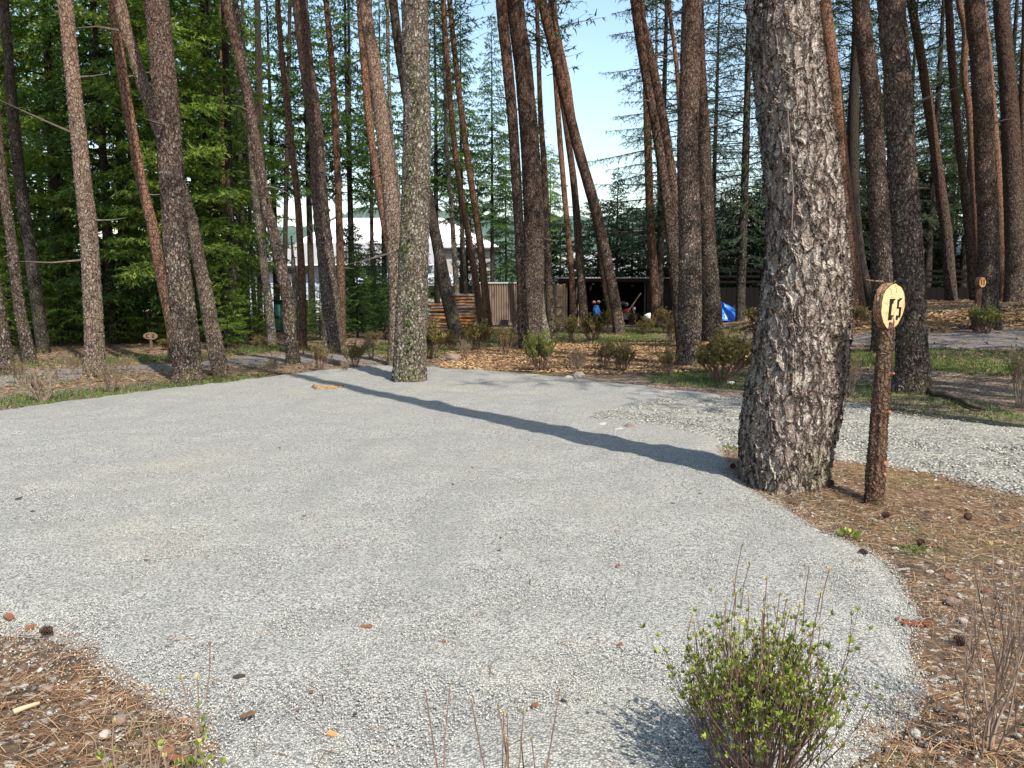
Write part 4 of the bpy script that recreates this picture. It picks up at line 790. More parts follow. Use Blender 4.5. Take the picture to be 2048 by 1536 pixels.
def sign(px, py, ctr_z, rx, ry, th, az, post_r, label, digits, seed, tilt=0, rough=True, post_lean=(0, 0), mcut=None):
    f = hit(px, py); root = empty('sign_post', f); hz = ctr_z
    n = Vector((math.sin(az), math.cos(az), 0)); n = (n + Vector((0, 0, math.tan(tilt)))).normalized(); u = Vector((0, 0, 1)).cross(n).normalized(); v = n.cross(u)
    M = Matrix(((u.x, v.x, n.x, 0), (u.y, v.y, n.y, 0), (u.z, v.z, n.z, hz), (0, 0, 0, 1)))
    ol = slice_mesh(rx, ry, th, seed); k = len(ol)
    # post
    zt = hz - ry * .97; c = np.array([[0, 0, -.25, post_r * 1.1], [0, 0, 0, post_r * 1.08], [post_lean[0] * .5, 0, zt * .5, post_r * .95], [post_lean[0], 0, zt, post_r * .85], [post_lean[0], 0, zt + .02, post_r * .7]])
    me, _ = trunk_mesh(c, 90 if rough else 20, .008 if rough else .04, seed, 0, .12); off = Vector((post_lean[0], 0, 0)) 
    pt = link('post', me, M_post, root)
    M.translation = Vector((post_lean[0], 0, hz)) + n * th * .25
    rim = MB(); steps = 14; rings = []
    for j in range(steps + 1):
        z = -th / 2 + th * j / steps; rings += [M @ Vector((x, y, z)) for x, y in ol]
    rim.add(rings, [(j * k + i, j * k + (i + 1) % k, (j + 1) * k + (i + 1) % k, (j + 1) * k + i) for j in range(steps) for i in range(k)])
    sl = rim.build('slice_rim', M_rind, root, smooth=True)
    fc = MB(); pts = [M @ Vector((x * .985, y * .985, th / 2 + .001)) for x, y in ol] + [M @ Vector((x * .985, y * .985, -th / 2 - .001)) for x, y in ol]
    fc.add(pts, [tuple(range(k)), tuple(range(2 * k - 1, k - 1, -1))]); face = fc.build('sign_face', mcut or M_cut, root)
    # saw splits in the face
    dg = MB(); strokes(dg, digits, M @ Matrix.Translation((0, 0, th / 2 + .0015)), .003); dg.build('lettering', M_ink, face)
    tag(root, label, 'sign'); return root, M
# C5: stencil letters, x and y in metres on the face
def C_(x, y, w_, h, s): return [(x, x + s, y, y + h), (x + s, x + w_ * .8, y + h - s * .35, y + h), (x + s, x + w_ * .62, y + h - s * 1.5, y + h - s * .35), (x + s, x + w_ * .8, y + s * .95, y + s * 1.25), (x, x + w_ * .62, y - s * .05, y)] 
hC = .165; dig = [(-.052, -.020, -.105, .055), (-.020, .018, .045, .055), (-.020, -.002, .018, .045), (-.020, .018, -.080, -.070), (-.020, -.003, -.105, -.080),
    (.052, .074, -.018, .050), (.074, .108, .050, .060), (.052, .090, .040, .050), (.074, .108, -.018, -.008), (.086, .110, -.075, -.008), (.052, .110, -.086, -.072), (.052, .078, -.105, -.086)]
sg, MS = sign(1748, 1008, 1.40, .118, .158, .062, R(152), .062, 'round cut log sign reading C5 on a rough post beside the huge trunk', [tuple(c * (.78 if i < 2 else .9) for i, c in enumerate(q)) for q in dig], 4, R(-3), post_lean=(.015, 0), mcut=M_ring)
mb = MB(); 
for x0, y0, x1, y1, r in [(.0, .145, .02, .09, .0012), (.03, -.14, .01, -.08, .003), (-.05, .12, -.03, .08, .0012), (.02, -.145, .03, -.10, .0018), (-.09, .02, -.06, .01, .001), (-.08, -.05, -.05, -.04, .001)]:
    mb.tube([MS @ Vector((x0, y0, .0325)), MS @ Vector(((x0 + x1) / 2 + .006, (y0 + y1) / 2, .0328)), MS @ Vector((x1, y1, .0327))], r, 4)
mb.build('wood_split', simple('split_wood', (.16, .08, .04), .9), sg)
mb = MB()
for a_ in range(14):
    t = a_ * .45 + .2; p0 = MS @ Vector((math.cos(t) * .116, math.sin(t) * .156, .02)); p1 = MS @ Vector((math.cos(t) * .127 + .004, math.sin(t) * .168, .025 - .03 * (a_ % 3))); mb.tube([p0, p1], [.003, .0006], 3)
p0 = MS @ Vector((-.05, .165, -.03)); mb.tube([p0, p0 + Vector((-.07, -.02, .002)), p0 + Vector((-.125, -.03, .012))], [.004, .003, .001], 4)
mb.build('splinter', M_rind, sg)
# knots on the post
mb = MB(); MK = simple('fresh_branch_scar', (.20, .085, .04), .8, (.36, .13, .06), 30)
for z, a, r in [(.66, -60, .016), (.30, -62, .018), (.22, -58, .016), (.93, -55, .010)]:
    c0 = Vector((.03 * z + .055 * math.cos(R(a)), .055 * math.sin(R(a)), z)); dirv = Vector((math.cos(R(a)), math.sin(R(a)), .3)).normalized(); mb.tube([c0 - dirv * .01, c0 + dirv * .010, c0 + dirv * .014], [r, r * .9, r * .5], 9)
mb.build('branch_scar', MK, sg)
d10 = [(-.058, -.030, -.075, .075), (.012, .032, -.07, .07), (.062, .082, -.07, .07), (.032, .062, .055, .075), (.032, .062, -.075, -.055)]
sign(1952, 664, 1.27, .12, .13, .12, R(158), .085, 'small round log sign reading 10 in front of the thick pine on the right', [tuple(c * .95 for c in q) for q in d10], 9, 0, False, mcut=M_cut2)
c2 = [(-.115, -.090, -.05, .05), (-.090, -.03, .032, .052), (-.090, -.03, -.052, -.032), (.035, .10, .032, .052), (.078, .10, 0, .035), (.035, .10, -.010, .010), (.035, .058, -.035, -.008), (.035, .10, -.052, -.032)]
sign(303, 702, .42, .185, .10, .05, R(165), .05, 'oval wooden sign reading C2 in the shade at the left forest edge', c2, 12, R(5), False, mcut=M_cut3)

# ------------------------------------------------------------ stump, stones, logs on the ground
M_stump = simple('weathered_stump_wood', (.34, .24, .13), .9, (.09, .05, .025), 16, bump=.01, stretch=(1, 1, 3))
f = hit(655, 781); root = empty('tree_stump', f); mb = MB(); n = 30
ring = [(.24 * (1 + .12 * math.sin(3 * t) + .06 * math.sin(7 * t)) * math.cos(t), .20 * math.sin(t) * (1 + .1 * math.sin(5 * t))) for t in [6.283 * k / n for k in range(n)]]
mb.add([(x * 1.15, y * 1.15, -.05) for x, y in ring] + [(x, y, .06 + .035 * random.random()) for x, y in ring], [(i, (i + 1) % n, n + (i + 1) % n, n + i) for i in range(n)]); mb.build('stump_side', M_stump, root)
mb = MB(); mb.add([(x * .95, y * .95, .058 + .02 * random.random()) for x, y in ring] + [(0, 0, .04)], [(i, (i + 1) % n, n) for i in range(n)]); mb.build('cut_top', M_stump, root)
tag(root, 'low cut tree stump sunk in the gravel left of the ivy tree', 'stump')
M_rock = simple('grey_rock', (.34, .31, .28), .9, (.20, .17, .15), 12, bump=.02); M_rockb = simple('brown_rock', (.20, .15, .12), .9, (.11, .08, .065), 9, bump=.03)
def rock(px, py, wpx, label, mat=M_rock, flat=.6, seed=1, group=None, name='rock'):
    f = hit(px, py); s = wpx / F * f[1] / 2; me = bpy.data.meshes.new(name); import bmesh
    bm = bmesh.new(); bmesh.ops.create_icosphere(bm, subdivisions=3, radius=1)
    for v in bm.verts:
        c = v.co; k_ = 1 + .22 * float(vnoise([c.x * 1.4 + seed], [c.y * 1.4], [c.z * 1.4])[0]) + .1 * float(vnoise([c.x * 4 + seed], [c.y * 4], [c.z * 4])[0]); v.co = Vector((c.x * k_ * s, c.y * k_ * s * .8, c.z * k_ * s * flat))
    bm.to_mesh(me); bm.free(); o = link(name, me, mat); o.location = (f[0], f[1], f[2] + s * flat * .35); o.rotation_euler.z = seed; tag(o, label, 'rock', group); return o
rock(905, 724, 38, 'brown rounded rock in the chips right of the ivy tree', M_rockb, .75, 2)
rock(1158, 753, 24, 'pale rock at the far edge of the gravel pad', M_rock, .6, 3)
rock(1138, 757, 18, 'small pale rock beside the larger one at the pad edge', M_rock, .5, 4)
rock(1462, 768, 16, 'white stone under the large dark spreading bush', simple('white_stone', (.6, .57, .5), .8), .5, 5)
for i, (px, py, wp) in enumerate([(1905, 1208, 30), (1860, 1150, 18), (1925, 1248, 22), (95, 1385, 28), (50, 1378, 16), (165, 1368, 14), (240, 1445, 34), (185, 1402, 22), (210, 1480, 30), (1925, 1440, 22), (1700, 1452, 24), (1830, 1480, 30), (1260, 862, 34), (1240, 866, 26), (1205, 855, 24), (1975, 1300, 16), (1790, 1100, 14), (2000, 1130, 18), (1660, 928, 16), (1845, 945, 18)]):
    rock(px, py, wp, 'one of the loose stones scattered on the soil and along the gravel edges', [M_rock, M_rockb][i % 3 == 0], .6, i + 6, 'loose stones on the soil and gravel edges', 'stone')
for i, (px, py, wp) in enumerate([(96, 873, 7), (624, 820, 7), (140, 1168, 10), (400, 1002, 9), (66, 1040, 8), (1190, 965, 9), (775, 812, 4), (912, 772, 5), (642, 955, 8), (1440, 998, 9)]):
    rock(px, py, wp, 'one of the small dark stones lying on the pale gravel pad', M_rockb, .8, i + 50, 'small dark stones on the gravel pad', 'stone')
def fallen(name, pts, r, mat, label, cat, group=None, zoff=0.0, n=7):
    q = [hit(*p) for p in pts]; mb = MB(); L_ = len(q)
    mb.tube([(a[0], a[1], a[2] + r * .8 + zoff + .01) for a in q], [r * (1 - .35 * i / max(1, L_ - 1)) for i in range(L_)], n); return tag(mb.build(name, mat, smooth=True), label, cat, group)
M_dk2 = simple('rotten_wood', (.05, .038, .03), .95, (.10, .075, .055), 18, bump=.04)
fallen('fallen_branch', [(1858, 788), (1872, 794), (1890, 795), (1905, 802), (1925, 808), (1940, 818), (1965, 824)], .045, M_dk2, 'dark rotten branch lying beside the foot of the shaded dark pine', 'branch', n=10)
fallen('fallen_branch', [(232, 740), (205, 748), (165, 756)], .018, M_twig_pale, 'pale bent branch on the ground at the foot of the sunlit reddish pine', 'branch')
fallen('stick', [(28, 1440), (52, 1430), (80, 1418)], .011, simple('pale_bare_wood', (.46, .34, .22), .8), 'pale barkless stick in the soil at the bottom left', 'stick')
M_bk = simple('fallen_bark', (.19, .10, .06), .85, (.09, .05, .035), 20, bump=.003); M_dk = simple('dark_twig', (.05, .04, .035), .9)
GT = 'dark twigs lying on the gravel pad'
for pts in [[(1115, 1468), (1150, 1495), (1200, 1503)], [(350, 1308), (380, 1302), (400, 1292)], [(170, 1308), (205, 1304)], [(505, 1330), (528, 1300)], [(1440, 1086), (1475, 1090)], [(1090, 868), (1150, 850)], [(720, 1018), (760, 1012)], [(1230, 1046), (1262, 1052)], [(1560, 1355), (1640, 1400)], [(1480, 1275), (1520, 1262)],
        [(410, 945), (455, 938)], [(300, 1120), (340, 1112)], [(860, 1015), (905, 1024)], [(1010, 880), (1052, 874)]]:
    fallen('twig', pts, .0035, M_dk, 'one of the thin dark twigs lying on the gravel pad', 'twig', GT, .002, 5)
def chip(px, py, wpx, seed, mat, label, group, name='bark_chip', cat='bark chip', asp=.55):
    f = hit(px, py); s = wpx / F * f[1] / 2; rd = random.Random(seed); n = 9; mb = MB(); h = .006
    ol = [(s * rd.uniform(.7, 1.1) * math.cos(6.283 * k / n), s * asp * rd.uniform(.7, 1.1) * math.sin(6.283 * k / n)) for k in range(n)]
    cu = rd.uniform(2, 5); z = lambda x, y: .012 + cu * x * x * .6 + cu * y * y
    mb.add([(x, y, z(x, y)) for x, y in ol] + [(0, 0, .010)] + [(x, y, z(x, y) + h) for x, y in ol] + [(0, 0, .012 + h)], [(k, n, (k + 1) % n) for k in range(n)] + [(n + 1 + k, n + 1 + (k + 1) % n, 2 * n + 1) for k in range(n)] + [(k, (k + 1) % n, n + 1 + (k + 1) % n, n + 1 + k) for k in range(n)])
    o = mb.build(name, mat); o.location = (f[0], f[1], f[2] - .010 + (.040 * min(1.0, float(seg_dist(np.array([[f[0], f[1]]]), POLY['gravel_pad'])[0]) / .2) if inside(np.array([[f[0], f[1]]]), POLY['gravel_pad'])[0] else .008)); o.rotation_euler = (rd.uniform(-.25, .25), rd.uniform(-.25, .25), rd.random() * 6); tag(o, label, cat, group); return o
M_tan = simple('tan_wood', (.40, .22, .09), .8, (.22, .11, .05), 22); M_red = simple('reddish_bark_flake', (.20, .08, .045), .8, (.11, .048, .03), 34)
chip(663, 1497, 30, 1, M_tan, 'orange brown curled wood piece near the bottom edge', None, 'wood_chip', 'wood chip', .5)
chip(498, 1460, 38, 2, M_bk, 'large brown bark piece with a thin stalk near the bottom left', None)
chip(480, 1378, 28, 3, M_dk, 'dark curled bark piece above the large brown one at the bottom left', None)
chip(1268, 1190, 24, 4, M_limb, 'short dark wood stub on the gravel above the green bush', None, 'wood_stub', 'wood piece', .3)
GB = 'bark flakes scattered on the gravel pad'
for i, (px, py, wp) in enumerate([(1236, 1148, 15), (965, 1110, 12), (997, 1117, 12), (1178, 1062, 10), (887, 1303, 13), (735, 1275, 30), (1125, 1425, 16), (1067, 1440, 22), (622, 1407, 14), (597, 1448, 12), (710, 1455, 10), (1240, 1312, 18), (953, 1250, 9), (610, 1045, 9), (870, 955, 12), (735, 900, 7), (1075, 903, 8),
        (1227, 926, 12), (198, 1120, 12), (115, 1105, 10), (292, 1137, 8), (945, 945, 9), (1000, 1090, 9), (440, 905, 8), (560, 905, 7), (905, 980, 8), (1142, 905, 7), (610, 1210, 10), (670, 1090, 9), (330, 1055, 9), (225, 1105, 9), (1060, 1180, 9), (1330, 955, 10), (1400, 1000, 9), (1180, 1300, 10), (20, 1248, 40), (60, 1262, 26), (1345, 1020, 10), (40, 1010, 14)]):
    chip(px, py, wp, i + 10, [M_red, M_bk, M_dk, M_red][i % 4], 'one of the small reddish bark flakes scattered on the gravel pad', GB)
GB2 = 'bark pieces on the brown soil by the sign'
for i, (px, py, wp) in enumerate([(1720, 1035, 22), (1840, 1080, 14), (1855, 1128, 14), (1900, 1160, 30), (1975, 1185, 24), (2010, 1040, 26), (1990, 1255, 24), (1960, 1225, 14), (1420, 925, 16), (330, 1515, 46), (350, 1530, 40), (245, 1440, 26), (1690, 1010, 18), (1580, 968, 20)]):
    chip(px, py, wp, i + 60, [M_bk, M_red, M_limb][i % 3], 'one of the curled bark pieces lying on the brown soil', GB2)
# bark flake cluster on the pad at right
for i in range(16): chip(1795 + i * 8 % 60 + i, 1250 + (i * 7) % 14, 16, i + 90, M_red, 'one of the reddish slivers of a torn bark clump at the right pad edge', 'torn bark clump at the right pad edge')
# pine cones
M_cone = simple('pine_cone_scales', (.10, .06, .045), .8, (.05, .03, .025), 30)
cm = MB(); n = 0
for j in range(9):
    for k in range(8):
        a = k * .785 + j * .39; t = j / 8; r = .017 * math.sin(.5 + t * 2.3); z = .042 * t
        c0 = Vector((r * .5 * math.cos(a), r * .5 * math.sin(a), z)); c1 = Vector((r * 1.25 * math.cos(a), r * 1.25 * math.sin(a), z + .006)); s = Vector((-math.sin(a), math.cos(a), 0)) * .006
        cm.add([c0 - s * .5, c0 + s * .5, c1 + s, c1 - s, c1 + Vector((0, 0, -.003))], [(0, 1, 2, 3), (0, 4, 1), (3, 2, 4)])
cm.tube([(0, 0, 0), (0, 0, .04)], [.008, .006], 8)
co0 = cm.build('pine_cone', M_cone)
for i, (px, py) in enumerate([(1836, 1094), (1762, 1040), (1935, 1045), (68, 1040), (108, 1275), (1462, 940), (1715, 1118), (1350, 790), (1935, 1300), (1665, 975)]):
    o = co0 if i == 0 else co0.copy()
    if i: C.objects.link(o)
    f = hit(px, py); o.location = (f[0], f[1], f[2] + .03); o.rotation_euler = (1.45, .2, i * 1.3); o.scale = (1.15,) * 3
    tag(o, 'one of the dark open pine cones lying on the ground', 'pine cone', 'fallen pine cones')
# small green weeds
def weed(px, py, wpx, n, label, mat=M_leaf2, upr=.6, name='weed'):
    f = hit(px, py); s = wpx / F * f[1] / 2; pos, dr = [], []; 
    for i in range(n):
        a = rng.random() * 6.28; r = s * rng.random() ** .7; pos.append((f[0] + r * math.cos(a), f[1] + r * math.sin(a) * .8, f[2] + .03 + .3 * s * rng.random())); dr.append((math.cos(a), math.sin(a), upr * rng.random() + .2))
    ln = np.full(n, max(.012, s * .5)) * (.6 + .7 * rng.random(n)); me = leaves_mesh(name, np.array(pos), unit(np.array(dr)), ln, ln * (.3 if name == 'weed' else .06), np.clip(rng.random(n) * .9, 0, .9)); tag(link(name, me, mat), label, 'plant')
weed(1697, 1080, 42, 70, 'small leafy green weed at the right rim of the gravel pad')
weed(1822, 1116, 50, 160, 'green grass tuft right of the leafy weed', M_grass, 1.6, 'grass_tuft')
weed(98, 973, 22, 16, 'tiny green weed sprouting in the gravel at left')
weed(1462, 905, 24, 26, 'small yellow green weed at the left foot of the huge trunk', M_leaf)
weed(1760, 1012, 30, 40, 'thin weed at the foot of the sign post', M_grass, 1.4, 'grass_tuft')

# ------------------------------------------------------------ log pile
M_logs = [simple('log_bark_brown', (.20, .12, .085), .9, (.33, .22, .17), 9, bump=.02), simple('log_bark_orange', (.42, .20, .085), .9, (.25, .12, .06), 7, bump=.02), simple('log_bark_grey', (.30, .25, .22), .9, (.18, .13, .11), 9, bump=.02)]
f0 = P(856, 655, 34); zb = H1(f0[0], 34); Yl = 34; u_ = Yl / F
protos = []
for k in range(3):
    mb = MB(); mb.tube([(0, 0, 0), (.5, .01, .004), (1.0, -.008, 0)], [.078, .072, .068], 12, False)
    protos.append(mb)
xL = (858 - 1024) * u_; row = 0; placed = 0
for row in range(12):
    z = zb + .09 + row * .135; x0 = xL + (.0 if row < 9 else .95) + (row % 2) * .12; xe = (962 - 1024) * u_
    for dep in (0, 1):
        x = x0
        while x < xe - .3:
            L_ = min(xe - x, random.uniform(.75, 1.25)); k = (row * 3 + placed) % 3
            mat = M_logs[1] if (row in (2, 3, 4) and random.random() < .6) else M_logs[(placed * 7 + row) % 3 if random.random() < .7 else 0]
            r = empty('log', (x, Yl + dep * .17 + random.uniform(-.03, .03), z + random.uniform(-.02, .02)), random.uniform(-.07, .07)); r.rotation_euler.y = random.uniform(-.035, .035); r.scale = (1, random.uniform(.8, 1.15), random.uniform(.75, 1.15))
            mb = protos[k]; me = bpy.data.meshes.new('bark'); me.from_pydata([(v[0] * L_, v[1], v[2]) for v in mb.v], [], mb.f); me.materials.append(mat)
            for p_ in me.polygons: p_.use_smooth = True
            link('bark', me, None, r)
            e = MB(); nn_ = 12; e.add([mb.v[i] for i in range(nn_)] + [(v[0] * L_, v[1], v[2]) for v in mb.v[-nn_:]], [tuple(range(nn_ - 1, -1, -1)), tuple(range(nn_, 2 * nn_))]); e.build('cut_end', M_cut, r)
            tag(r, 'one of the cut pine logs in the stacked pile left of the container', 'log', 'logs stacked left of the container'); placed += 1; x += L_ + .03
# ------------------------------------------------------------ container and shed
def pxbox(mb, x0, x1, y0, y1, Y, th): 
    a = P(x0, y1, Y); b = P(x1, y0, Y); return mb.box(a[0], b[0], Y, Y + th, a[2], b[2])
M_cont = simple('beige_corrugated_steel', (.20, .155, .12), .6, (.14, .105, .08), 3, metal=.1, stretch=(1, 1, .3)); M_contl = simple('pale_steel_rail', (.48, .46, .42), .5)
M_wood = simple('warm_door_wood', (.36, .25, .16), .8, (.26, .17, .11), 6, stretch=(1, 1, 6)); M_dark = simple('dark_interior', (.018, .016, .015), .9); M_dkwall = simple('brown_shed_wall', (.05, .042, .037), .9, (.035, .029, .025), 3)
M_beam = simple('dark_beam', (.07, .05, .04), .9); M_tin = simple('tin_roof', (.36, .35, .33), .5, (.26, .25, .24), 3, metal=.3)
Yc = 40; A_ = P(945, 648, Yc); B_ = P(1108, 567, Yc); root = empty('shipping_container', (A_[0], Yc, H1(A_[0], Yc))); rl = np.array(root.location)
x0, x1 = 0.0, B_[0] - A_[0]; zt = B_[2] - rl[2]; zb_ = .22
mb = MB(); N = 34; vs = []; 
for i in range(N * 4 + 1):
    t = i / (N * 4); ph = i % 4; vs.append((x0 + (x1 - x0) * t, -.03 if ph in (1, 2) else .03))
vv = [(x, y, zb_) for x, y in vs] + [(x, y, zt) for x, y in vs]; k = len(vs); mb.add(vv, [(i, i + 1, k + i + 1, k + i) for i in range(k - 1)])
mb.box(x0, x1, .10, 2.4, zb_, zt - .02); mb.build('corrugated_side', M_cont, root)
mb = MB(); mb.box(x0 - .03, x1 + .03, -.06, 2.45, zt, zt + .07); mb.build('top_rail', M_contl, root)
mb = MB(); mb.box(x0 - .03, x1 + .03, -.06, .08, zb_ - .14, zb_ - .002); mb.box(x1 + .002, x1 + .1, -.07, .09, zb_, zt - .002); mb.build('frame_rail', M_cont, root)
mb = MB(); 
for xx in (.1, x1 / 2 - .2, x1 - .5): mb.box(xx, xx + .4, 0, 2.2, -.2, zb_ - .145)
mb.build('foot_block', simple('concrete_block', (.33, .32, .3), .9), root)
mb = MB(); w0 = x1 + .12
for j, (a, b) in enumerate([(.05, .52), (.56, .98), (1.02, 1.5), (1.54, zt - .05)]): mb.box(w0, w0 + .34, -.03, .02, a, b)
mb.box(w0 + .36, w0 + .46, -.05, .03, 0, zt); mb.build('door', M_wood, root)
tag(root, 'beige corrugated shipping container behind the big central pine', 'container')
mb = MB(); c0 = P(1008, 660, 39.6); mb.box(c0[0] - .18, c0[0] + .22, 39.55, 39.9, c0[2] + .1, c0[2] + .52); tag(mb.build('black_box', M_ink, bevel=.02), 'small black box on the ground under the container', 'box')
# the open shed
Ys = 42; a = P(1124, 650, Ys); b = P(1352, 556, Ys); root = empty('open_shed', (a[0], Ys, H1(a[0], Ys))); W_ = b[0] - a[0]; zt = b[2] - root.location.z; X_ = lambda px: P(px, 600, Ys)[0] - a[0]
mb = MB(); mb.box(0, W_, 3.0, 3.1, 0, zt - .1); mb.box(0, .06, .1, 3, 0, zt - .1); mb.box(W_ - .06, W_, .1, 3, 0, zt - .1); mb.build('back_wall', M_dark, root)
mb = MB(); n = 40
for i in range(n):
    xx = -.3 + (W_ + .6) * i / n; mb.box(xx, xx + (W_ + .6) / n * .62, -.35, 3.3, zt - .02, zt + .04)
mb.box(-.3, W_ + .3, -.33, 3.3, zt - .035, zt - .022); mb.build('roof', M_tin, root)
mb = MB(); mb.box(-.2, W_ + .2, 0, .1, zt - .2, zt - .04)
for px in (1131, 1152, 1232, 1288): mb.box(X_(px), X_(px) + .1, 0, .1, 0, zt - .2)
mb.build('frame_post', M_beam, root)
mb = MB(); mb.box(X_(1156), X_(1156) + .07, -.1, -.03, 0, zt * .74); mb.build('front_pole', simple('pale_pole', (.42, .32, .24), .8), root)
mb = MB(); 
for i in range(26):
    xx = X_(1294) + i * (W_ - X_(1294)) / 26; mb.box(xx, xx + (W_ - X_(1294)) / 26 * .92, .02 - .02 * (i % 2), .08, 0, zt - .21)
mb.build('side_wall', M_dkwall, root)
tag(root, 'low open fronted shed with a tin roof behind the leaning pine', 'shed')
mb = MB(); q0 = P(1250, 632, 41.5); q1 = P(1282, 586, 41.5); mb.tube([tuple(q0), tuple(q1)], .035, 6); tag(mb.build('wooden_brace', M_wood), 'slanted grey plank leaning in the shed opening', 'plank')
def lump(px, py, wpx, hpx, Y, mat, label, cat, seed, name):
    q = P(px, py, Y); import bmesh; me = bpy.data.meshes.new(name); bm = bmesh.new(); bmesh.ops.create_icosphere(bm, subdivisions=3, radius=1); s = Y / F
    for v in bm.verts:
        c = v.co; k_ = 1 + .25 * float(vnoise([c.x * 2 + seed], [c.y * 2], [c.z * 2])[0]); v.co = Vector((c.x * wpx / 2 * s * k_, c.y * .25 * k_, c.z * hpx / 2 * s * k_))
    bm.to_mesh(me); bm.free(); o = link(name, me, mat); o.location = q; return tag(o, label, cat)
Mc = {'blue': simple('blue_cloth', (.025, .09, .25), .85, (.012, .04, .13), 4, stretch=(4, 1, .5)), 'tan': simple('tan_cloth', (.24, .13, .09), .85), 'purp': simple('purple_cloth', (.06, .04, .14), .8), 'white': simple('white_plastic', (.7, .7, .68), .5), 'grey': simple('grey_metal', (.28, .27, .27), .5), 'red': simple('dull_red_cloth', (.22, .03, .04), .8)}
lump(1193, 623, 16, 26, 41.3, Mc['blue'], 'blue cloth hanging in the shed opening, left of the leaning pine', 'cloth', 1, 'blue_cloth')
lump(1188, 605, 8, 7, 41.2, Mc['tan'], 'left tan bundle on top of the blue cloth', 'bundle', 2, 'tan_bundle')
lump(1197, 604, 7, 7, 41.4, Mc['tan'], 'right tan bundle on top of the blue cloth', 'bundle', 3, 'tan_bundle')
lump(1161, 619, 6, 14, 41.6, Mc['purp'], 'purple cloth beside the pale pole of the shed', 'cloth', 4, 'purple_cloth')
lump(1161, 590, 6, 10, 41.7, Mc['red'], 'dull red cloth high beside the pale pole of the shed', 'cloth', 5, 'red_cloth')
lump(1246, 606, 10, 6, 41.6, Mc['tan'], 'tan bundle right of the leaning pine in the shed', 'bundle', 6, 'tan_bundle')
lump(1253, 609, 7, 8, 41.9, Mc['grey'], 'grey round tank in the shed right of the leaning pine', 'tank', 7, 'grey_tank')
# a motorbike parked inside the shed
root = empty('motorcycle', tuple(P(1252, 640, 41.8))); root.location.z = H1(root.location.x, 41.8); 
for sx in (-.55, .55):
    mb = MB(); ring = [(sx + .28 * math.cos(t), 0, .3 + .28 * math.sin(t)) for t in [6.283 * i / 18 for i in range(19)]]; mb.tube(ring, .05, 6, False); mb.build('wheel', M_ink, root)
mb = MB(); mb.tube([(-.55, 0, .3), (-.2, 0, .55), (.3, 0, .6), (.55, 0, .3)], .05, 6); mb.tube([(.55, 0, .3), (.35, 0, .9)], .03, 6); mb.box(-.25, .2, -.1, .1, .28, .5); mb.build('frame', Mc['grey'], root)
mb = MB(); mb.tube([(-.6, 0, .68), (-.1, 0, .7), (.25, 0, .8)], [.08, .11, .12], 8); mb.build('seat', Mc['red'], root)
mb = MB(); mb.tube([(.35, -.3, .95), (.35, .3, .95)], .015, 6); mb.tube([(.42, 0, .85), (.50, 0, .85)], .08, 10); mb.build('handlebar', Mc['white'], root)
tag(root, 'dark motorcycle parked in the shed with pale handlebar', 'motorcycle')
for i, (px, py, wp, hp, c) in enumerate([(1181, 576, 5, 10, 'grey'), (1186, 568, 6, 4, 'white'), (1205, 572, 12, 3, 'tan'), (1210, 584, 4, 14, 'grey'), (1170, 590, 5, 20, 'purp'), (1216, 566, 6, 4, 'grey'), (1265, 572, 8, 3, 'grey'), (1208, 600, 8, 4, 'grey')]):
    lump(px, py, wp, hp, 43.2, Mc[c], 'one of the tools and bits hanging on the dark shed wall', 'tool', 20 + i, 'hanging_tool')['group'] = 'things hanging in the shed'
mb = MB(); q = P(1352, 626, 40.5); mb.box(q[0] - .16, q[0] + .16, 40.4, 40.7, q[2] - .3, P(1352, 590, 40.5)[2]); tag(mb.build('wooden_board', simple('pale_board', (.34, .27, .21), .8, stretch=(1, 1, .2)), bevel=.01), 'pale upright board against the right end of the shed', 'board')
lump(1299, 634, 24, 16, 39.5, Mc['white'], 'white bag on the grass before the shed wall', 'bag', 9, 'white_bag')
mb = MB()
for i in range(5): q = P(1120 + i * 8, 658, 38.6); mb.box(q[0], q[0] + .35, 38.2, 39.2, q[2] - .1, q[2] + .06)
tag(mb.build('stone_slab_step', simple('pale_slab', (.5, .48, .44), .8)), 'pale flat slabs lying before the dark shed doorway', 'slab')
# blue tarpaulin heap
Yt = 31; q = P(1440, 640, Yt); zg = H1(q[0], Yt); xs_ = np.linspace(-1.05, 1.05, 64); ys_ = np.linspace(-.8, .8, 46); XX, YY = np.meshgrid(xs_, ys_)
rr = np.sqrt((XX / .95) ** 2 + (YY / .7) ** 2); hh = .68 * np.clip(1 - rr ** 1.3, 0, 1) ** .75 * (1 + .12 * np.sin(4 * np.arctan2(YY, XX) + 1)); hh += .05 * vnoise(XX * 5, YY * 5, s=2) * np.clip(1.3 - rr, 0, 1) + .02 + .03 * np.abs(vnoise(XX * 9, YY * 3, s=4))
i_ = np.arange(XX.size).reshape(XX.shape); Fq = np.stack([i_[:-1, :-1], i_[:-1, 1:], i_[1:, 1:], i_[1:, :-1]], -1).reshape(-1, 4)
V = np.stack([XX, YY, hh], -1).reshape(-1, 3); m, t, b = newmat('blue_tarpaulin'); b.inputs['Base Color'].default_value = (.01, .13, .62, 1); b.inputs['Roughness'].default_value = .4
o = link('tarpaulin', mesh_np('tarpaulin', V, Fq, False), m); o.location = (q[0], Yt, zg + .02); so = o.modifiers.new('s', 'SOLIDIFY'); so.thickness = .01
tag(o, 'bright blue tarpaulin heaped on the ground behind the dark pines', 'tarpaulin')
